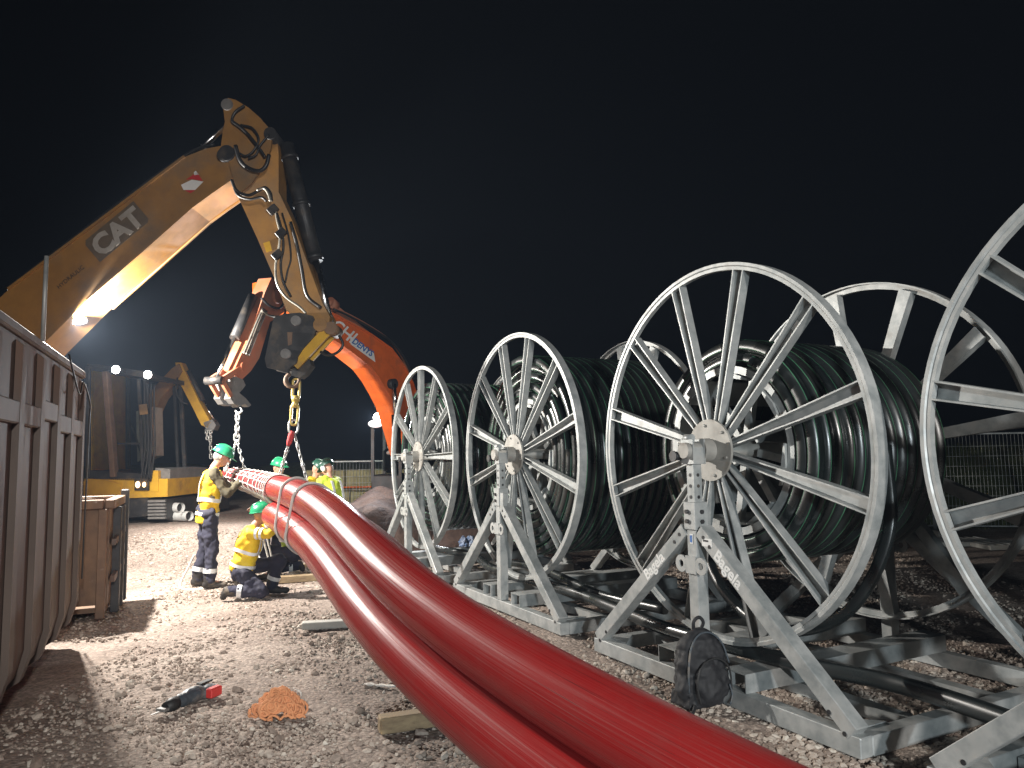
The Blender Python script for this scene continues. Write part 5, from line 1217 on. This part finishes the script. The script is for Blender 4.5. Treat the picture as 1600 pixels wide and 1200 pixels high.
# blue rag between the reels
q0 = RP(1, 0.35, 1.75, 0.0); q0 = G(728, 860); rg = thing('rag', 'crumpled blue and white rag between the two farther reels', 'rag', q0)
mb = MB()
for k in range(7): mb.ell(q0 + Vector((0.09 * math.cos(k * 2.1), 0.06 * math.sin(k * 2.1), 0.08 + 0.022 * k)), 0.07, 0.06, 0.06)
remeshed(mb, 'cloth', M['blue_cloth'], rg, 0.012, 2, 0.05, 0.05)
# white conduits lying beyond the standing man
for k, (x, y) in enumerate(((289, 795), (297, 796), (283, 789))):
    e = W(x, y, 14.6); t = thing('conduit', ['pale conduit end beyond the standing man, left of the pair', 'pale conduit end beyond the standing man, right of the pair', 'pale conduit lying a little higher than the pair beyond the standing man'][k], 'pipe', e, 0, 'pale conduits')
    e.z = gz(e.x, e.y) + 0.10 + (0.17 if k == 2 else 0); dr = Vector((-0.9, 0.45, 0))
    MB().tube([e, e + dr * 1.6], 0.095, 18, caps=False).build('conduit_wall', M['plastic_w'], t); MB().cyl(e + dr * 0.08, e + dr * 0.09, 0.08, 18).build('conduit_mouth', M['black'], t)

# ------------------------------------------------------------------ background
# concrete blocks
bx0 = W(530, 790, 19.0); BS = 0.46
n_ = 0
blocks = []
for row, (xs_, zz) in enumerate(((range(0, 4), 0.0), (range(0, 4), 0.49), (range(0, 3), 0.98))):
    for k in xs_:
        w_b = 1.0; off = 0.0 if row != 1 else 0.12
        o = MB().box(Vector((bx0.x + off + k * 1.03 - 0.3, bx0.y, zz + 0.24)), w_b, 0.6, BS, bev=0.03).build('concrete_block', M['concrete'])
        rw = ('bottom', 'middle', 'top')[row]; nm = ('first', 'second', 'third', 'fourth')[k]
        tag(o, f'mossy concrete block, {nm} from the left in the {rw} row of the far stack', 'concrete block', 'stacked concrete blocks')
ln = MB().tube([W(525, 762, 18.4), W(560, 761, 18.3), W(600, 760, 18.2)], 0.025, 6).build('barrier_tape', M['orange']); tag(ln, 'thin orange barrier line in front of the concrete blocks', 'barrier tape')
# site fences
def fence(a, b, h, label, nw=34, group='mesh site fences', feet=True):
    a = Vector(a); b = Vector(b); f = thing('site_fence', label, 'fence', (a + b) / 2, 0, group); d = b - a
    fr = MB(); fr.tube([a + Vector((0, 0, 0.08)), a + Vector((0, 0, h)), b + Vector((0, 0, h)), b + Vector((0, 0, 0.08))], 0.024, 8); fr.tube([a + Vector((0, 0, 0.2)), b + Vector((0, 0, 0.2))], 0.018, 8)
    fr.build('frame', M['galv'], f)
    w = MB()
    for k in range(1, nw):
        p = a.lerp(b, k / nw); w.tube([p + Vector((0, 0, 0.2)), p + Vector((0, 0, h - 0.02))], 0.0045, 4)
    for k in range(1, 9):
        z = 0.2 + (h - 0.25) * k / 9; w.tube([a + Vector((0, 0, z)), b + Vector((0, 0, z))], 0.0045, 4)
    o = w.build('wire_mesh', M['galv'], f, fix=False); o['kind'] = 'stuff'
    if feet:
        for p in (a, b): MB().box(p + Vector((0, 0, 0.065)), 0.24, 0.7, 0.13, bev=0.02).build('foot', M['slab'], f)
    return f
fa = W(1463, 830, 14.6); fa.z = 0; fb_ = W(1600, 830, 14.2); fb_.z = 0; dd = (fb_ - fa)
fence(fa, fa + dd * 1.45, 2.0, 'mesh site fence panel right of the last full reel, before the grass bank')
fence(fa + dd * 1.47, fa + dd * 2.95, 2.0, 'mesh site fence panel at the far right edge, mostly out of view')
fence(fa - dd * 1.46, fa - dd * 0.02, 2.0, 'mesh site fence panel hidden mostly behind the coiled reels')
fl_ = W(501, 745, 17.8); fl_.z = 0
fence(fl_, fl_ + Vector((2.6, 0.3, 0)), 1.66, 'mesh fence panel in front of the mossy concrete blocks')
# pale slabs in front of the right fence
for k, (x, y, w_s) in enumerate(((1500, 850, 1.1), (1580, 855, 1.2))):
    c = G(x, y); o = MB().box(c + Vector((0, 0, 0.04)), w_s, 0.75, 0.08, bev=0.01).build('concrete_slab', M['slab']); tag(o, ['pale concrete slab lying before the fence, on the left', 'pale concrete slab lying before the fence, at the right edge'][k], 'slab', 'slabs before the fence')
    for q in range(7):
        MB().box(c + Vector((-w_s / 2 + 0.08 + q * (w_s - 0.16) / 6, 0, 0.083)), 0.03, 0.7, 0.02).build('slab_rib', M['galv'], o)
# crowd barrier beyond the pipes
ba = W(441, 764, 13.2); bb_ = W(473, 768, 13.2); br = thing('crowd_barrier', 'grey slatted barrier leaning behind the pipes between the workers', 'barrier', (ba.x, ba.y, 0))
ba.z = 0.05; bb_.z = 0.05; hgt = 1.28
fr = MB(); fr.tube([ba + Vector((0, 0, hgt - 0.03)), bb_ + Vector((0.02, 0, hgt))], 0.02, 8); fr.tube([ba + Vector((0, 0, 0.15)), bb_ + Vector((0, 0, 0.15))], 0.02, 8); fr.build('frame', M['barrier'], br)
first = None
for k in range(9):
    p = ba.lerp(bb_, k / 8)
    if first is None: first = MB().box(p + Vector((0, -0.02, hgt / 2 + 0.05)), 0.022, 0.014, hgt).build('slat', M['barrier'], br); p0 = p
    else: o = dupe(first, br); o.location = first.location + (p - p0)
# earth heap in front of the orange digger
def mound(name, c, rx, ry, h, label, m, n=44, cat='earth heap', rough=0.13, power=2.3):
    vs = []; fs = []
    for j in range(n):
        for i in range(n):
            u, v = i / (n - 1) * 2 - 1, j / (n - 1) * 2 - 1; d = math.hypot(u, v); z = h * max(0, 1 - d ** power)
            z *= 1 + 2.2 * rough * noise.noise(Vector((u * 2.2 + c.x, v * 2.2, 1))); z += rough * 0.35 * h * noise.noise(Vector((u * 7, v * 7, c.y))) * (1 if d < 1 else 0)
            vs.append(Vector((c.x + u * rx, c.y + v * ry, c.z + z - 0.03)))
    for j in range(n - 1):
        for i in range(n - 1): fs.append((j * n + i, j * n + i + 1, (j + 1) * n + i + 1, (j + 1) * n + i))
    b = MB(); b.add(vs, fs, 0, True); return tag(b.build(name, m, None), label, cat)
c = W(592, 800, 14.6); c.z = 0; mound('earth_heap', c, 1.5, 1.5, 1.0, 'brown earth heap in front of the orange digger', M['earth'])
c = W(690, 800, 15.0); c.z = 0; mound('earth_heap', c, 1.6, 1.4, 0.55, 'low brown earth heap behind the farthest reel', M['earth'])
# grass bank behind the fence and a dark bank on the left
GR = mat('bank_grass', (0.13, 0.15, 0.055), (0.07, 0.085, 0.03), 0.9, 0, 5, 9, bump=0.6, bscale=18, bdist=0.06, dirt=(0.16, 0.13, 0.07), dscale=1.5)
def bank(name, x0, x1, y, h, depth, m):
    nx_, nz_ = 70, 14; vs = []; fs = []
    for j in range(nz_):
        for i in range(nx_):
            x = x0 + (x1 - x0) * i / (nx_ - 1); t = j / (nz_ - 1); z = h * (t * t * (3 - 2 * t)) * (1 + 0.25 * noise.noise(Vector((x * 0.3, 0, y)))); 
            vs.append(Vector((x, y + depth * t, z + 0.12 * noise.noise(Vector((x * 1.3, t * 6, y))) * min(1, t * 4) - 0.03)))
    for j in range(nz_ - 1):
        for i in range(nx_ - 1): fs.append((j * nx_ + i, j * nx_ + i + 1, (j + 1) * nx_ + i + 1, (j + 1) * nx_ + i))
    for i in range(nx_): vs.append(Vector((x0 + (x1 - x0) * i / (nx_ - 1), y + depth * 2.4, -0.1)))
    o0 = nx_ * nz_
    for i in range(nx_ - 1): fs.append(((nz_ - 1) * nx_ + i, (nz_ - 1) * nx_ + i + 1, o0 + i + 1, o0 + i))
    b = MB(); b.add(vs, fs, 0, True); o = b.build(name, m, None); tag(o, kind='structure'); return o
bank('grass_bank', 5.5, 26, 16.0, 1.75, 3.2, GR)
bank('hillside', -30, -4, 27.0, 1.6, 5.0, GR)
bl = []
for k in range(7000):
    t = rng.uniform(0, 1); x = rng.uniform(6.5, 15); y = 16.0 + 3.2 * t; z = 1.75 * (t * t * (3 - 2 * t)) - 0.05; a = rng.uniform(0, 2 * PI); L = rng.uniform(0.10, 0.26); w_g = 0.012
    dx_, dy_ = math.cos(a), math.sin(a); bl.append([(x - dx_ * w_g, y - dy_ * w_g, z), (x + dx_ * w_g, y + dy_ * w_g, z), (x + rng.normal(0, 0.06), y + rng.normal(0, 0.06), z + L)])
V_ = np.array(bl).reshape(-1, 3); F_ = np.arange(len(V_)).reshape(-1, 3)
go = bpy.data.objects.new('grass', np_mesh('grass', V_, F_, [GR], smooth=False)); COL.objects.link(go); tag(go, 'rough grass growing on the bank behind the right fence', 'grass', kind='stuff')

# ------------------------------------------------------------------ thin night haze that the lamps light up
hm = bpy.data.materials.new('night_haze'); hm.use_nodes = True; nt = hm.node_tree
for n in list(nt.nodes):
    if n.type == 'BSDF_PRINCIPLED': nt.nodes.remove(n)
pv = nt.nodes.new('ShaderNodeVolumePrincipled'); pv.inputs['Color'].default_value = (0.58, 0.74, 1.0, 1); pv.inputs['Density'].default_value = HAZE
nt.links.new(pv.outputs[0], [n for n in nt.nodes if n.type == 'OUTPUT_MATERIAL'][0].inputs['Volume'])
b = MB(); b.box((0, 112, 3.5), 344, 300, 9.5)
hz_ = b.build('haze', hm); tag(hz_, 'thin night haze lit by the work lamps', 'haze', kind='stuff')
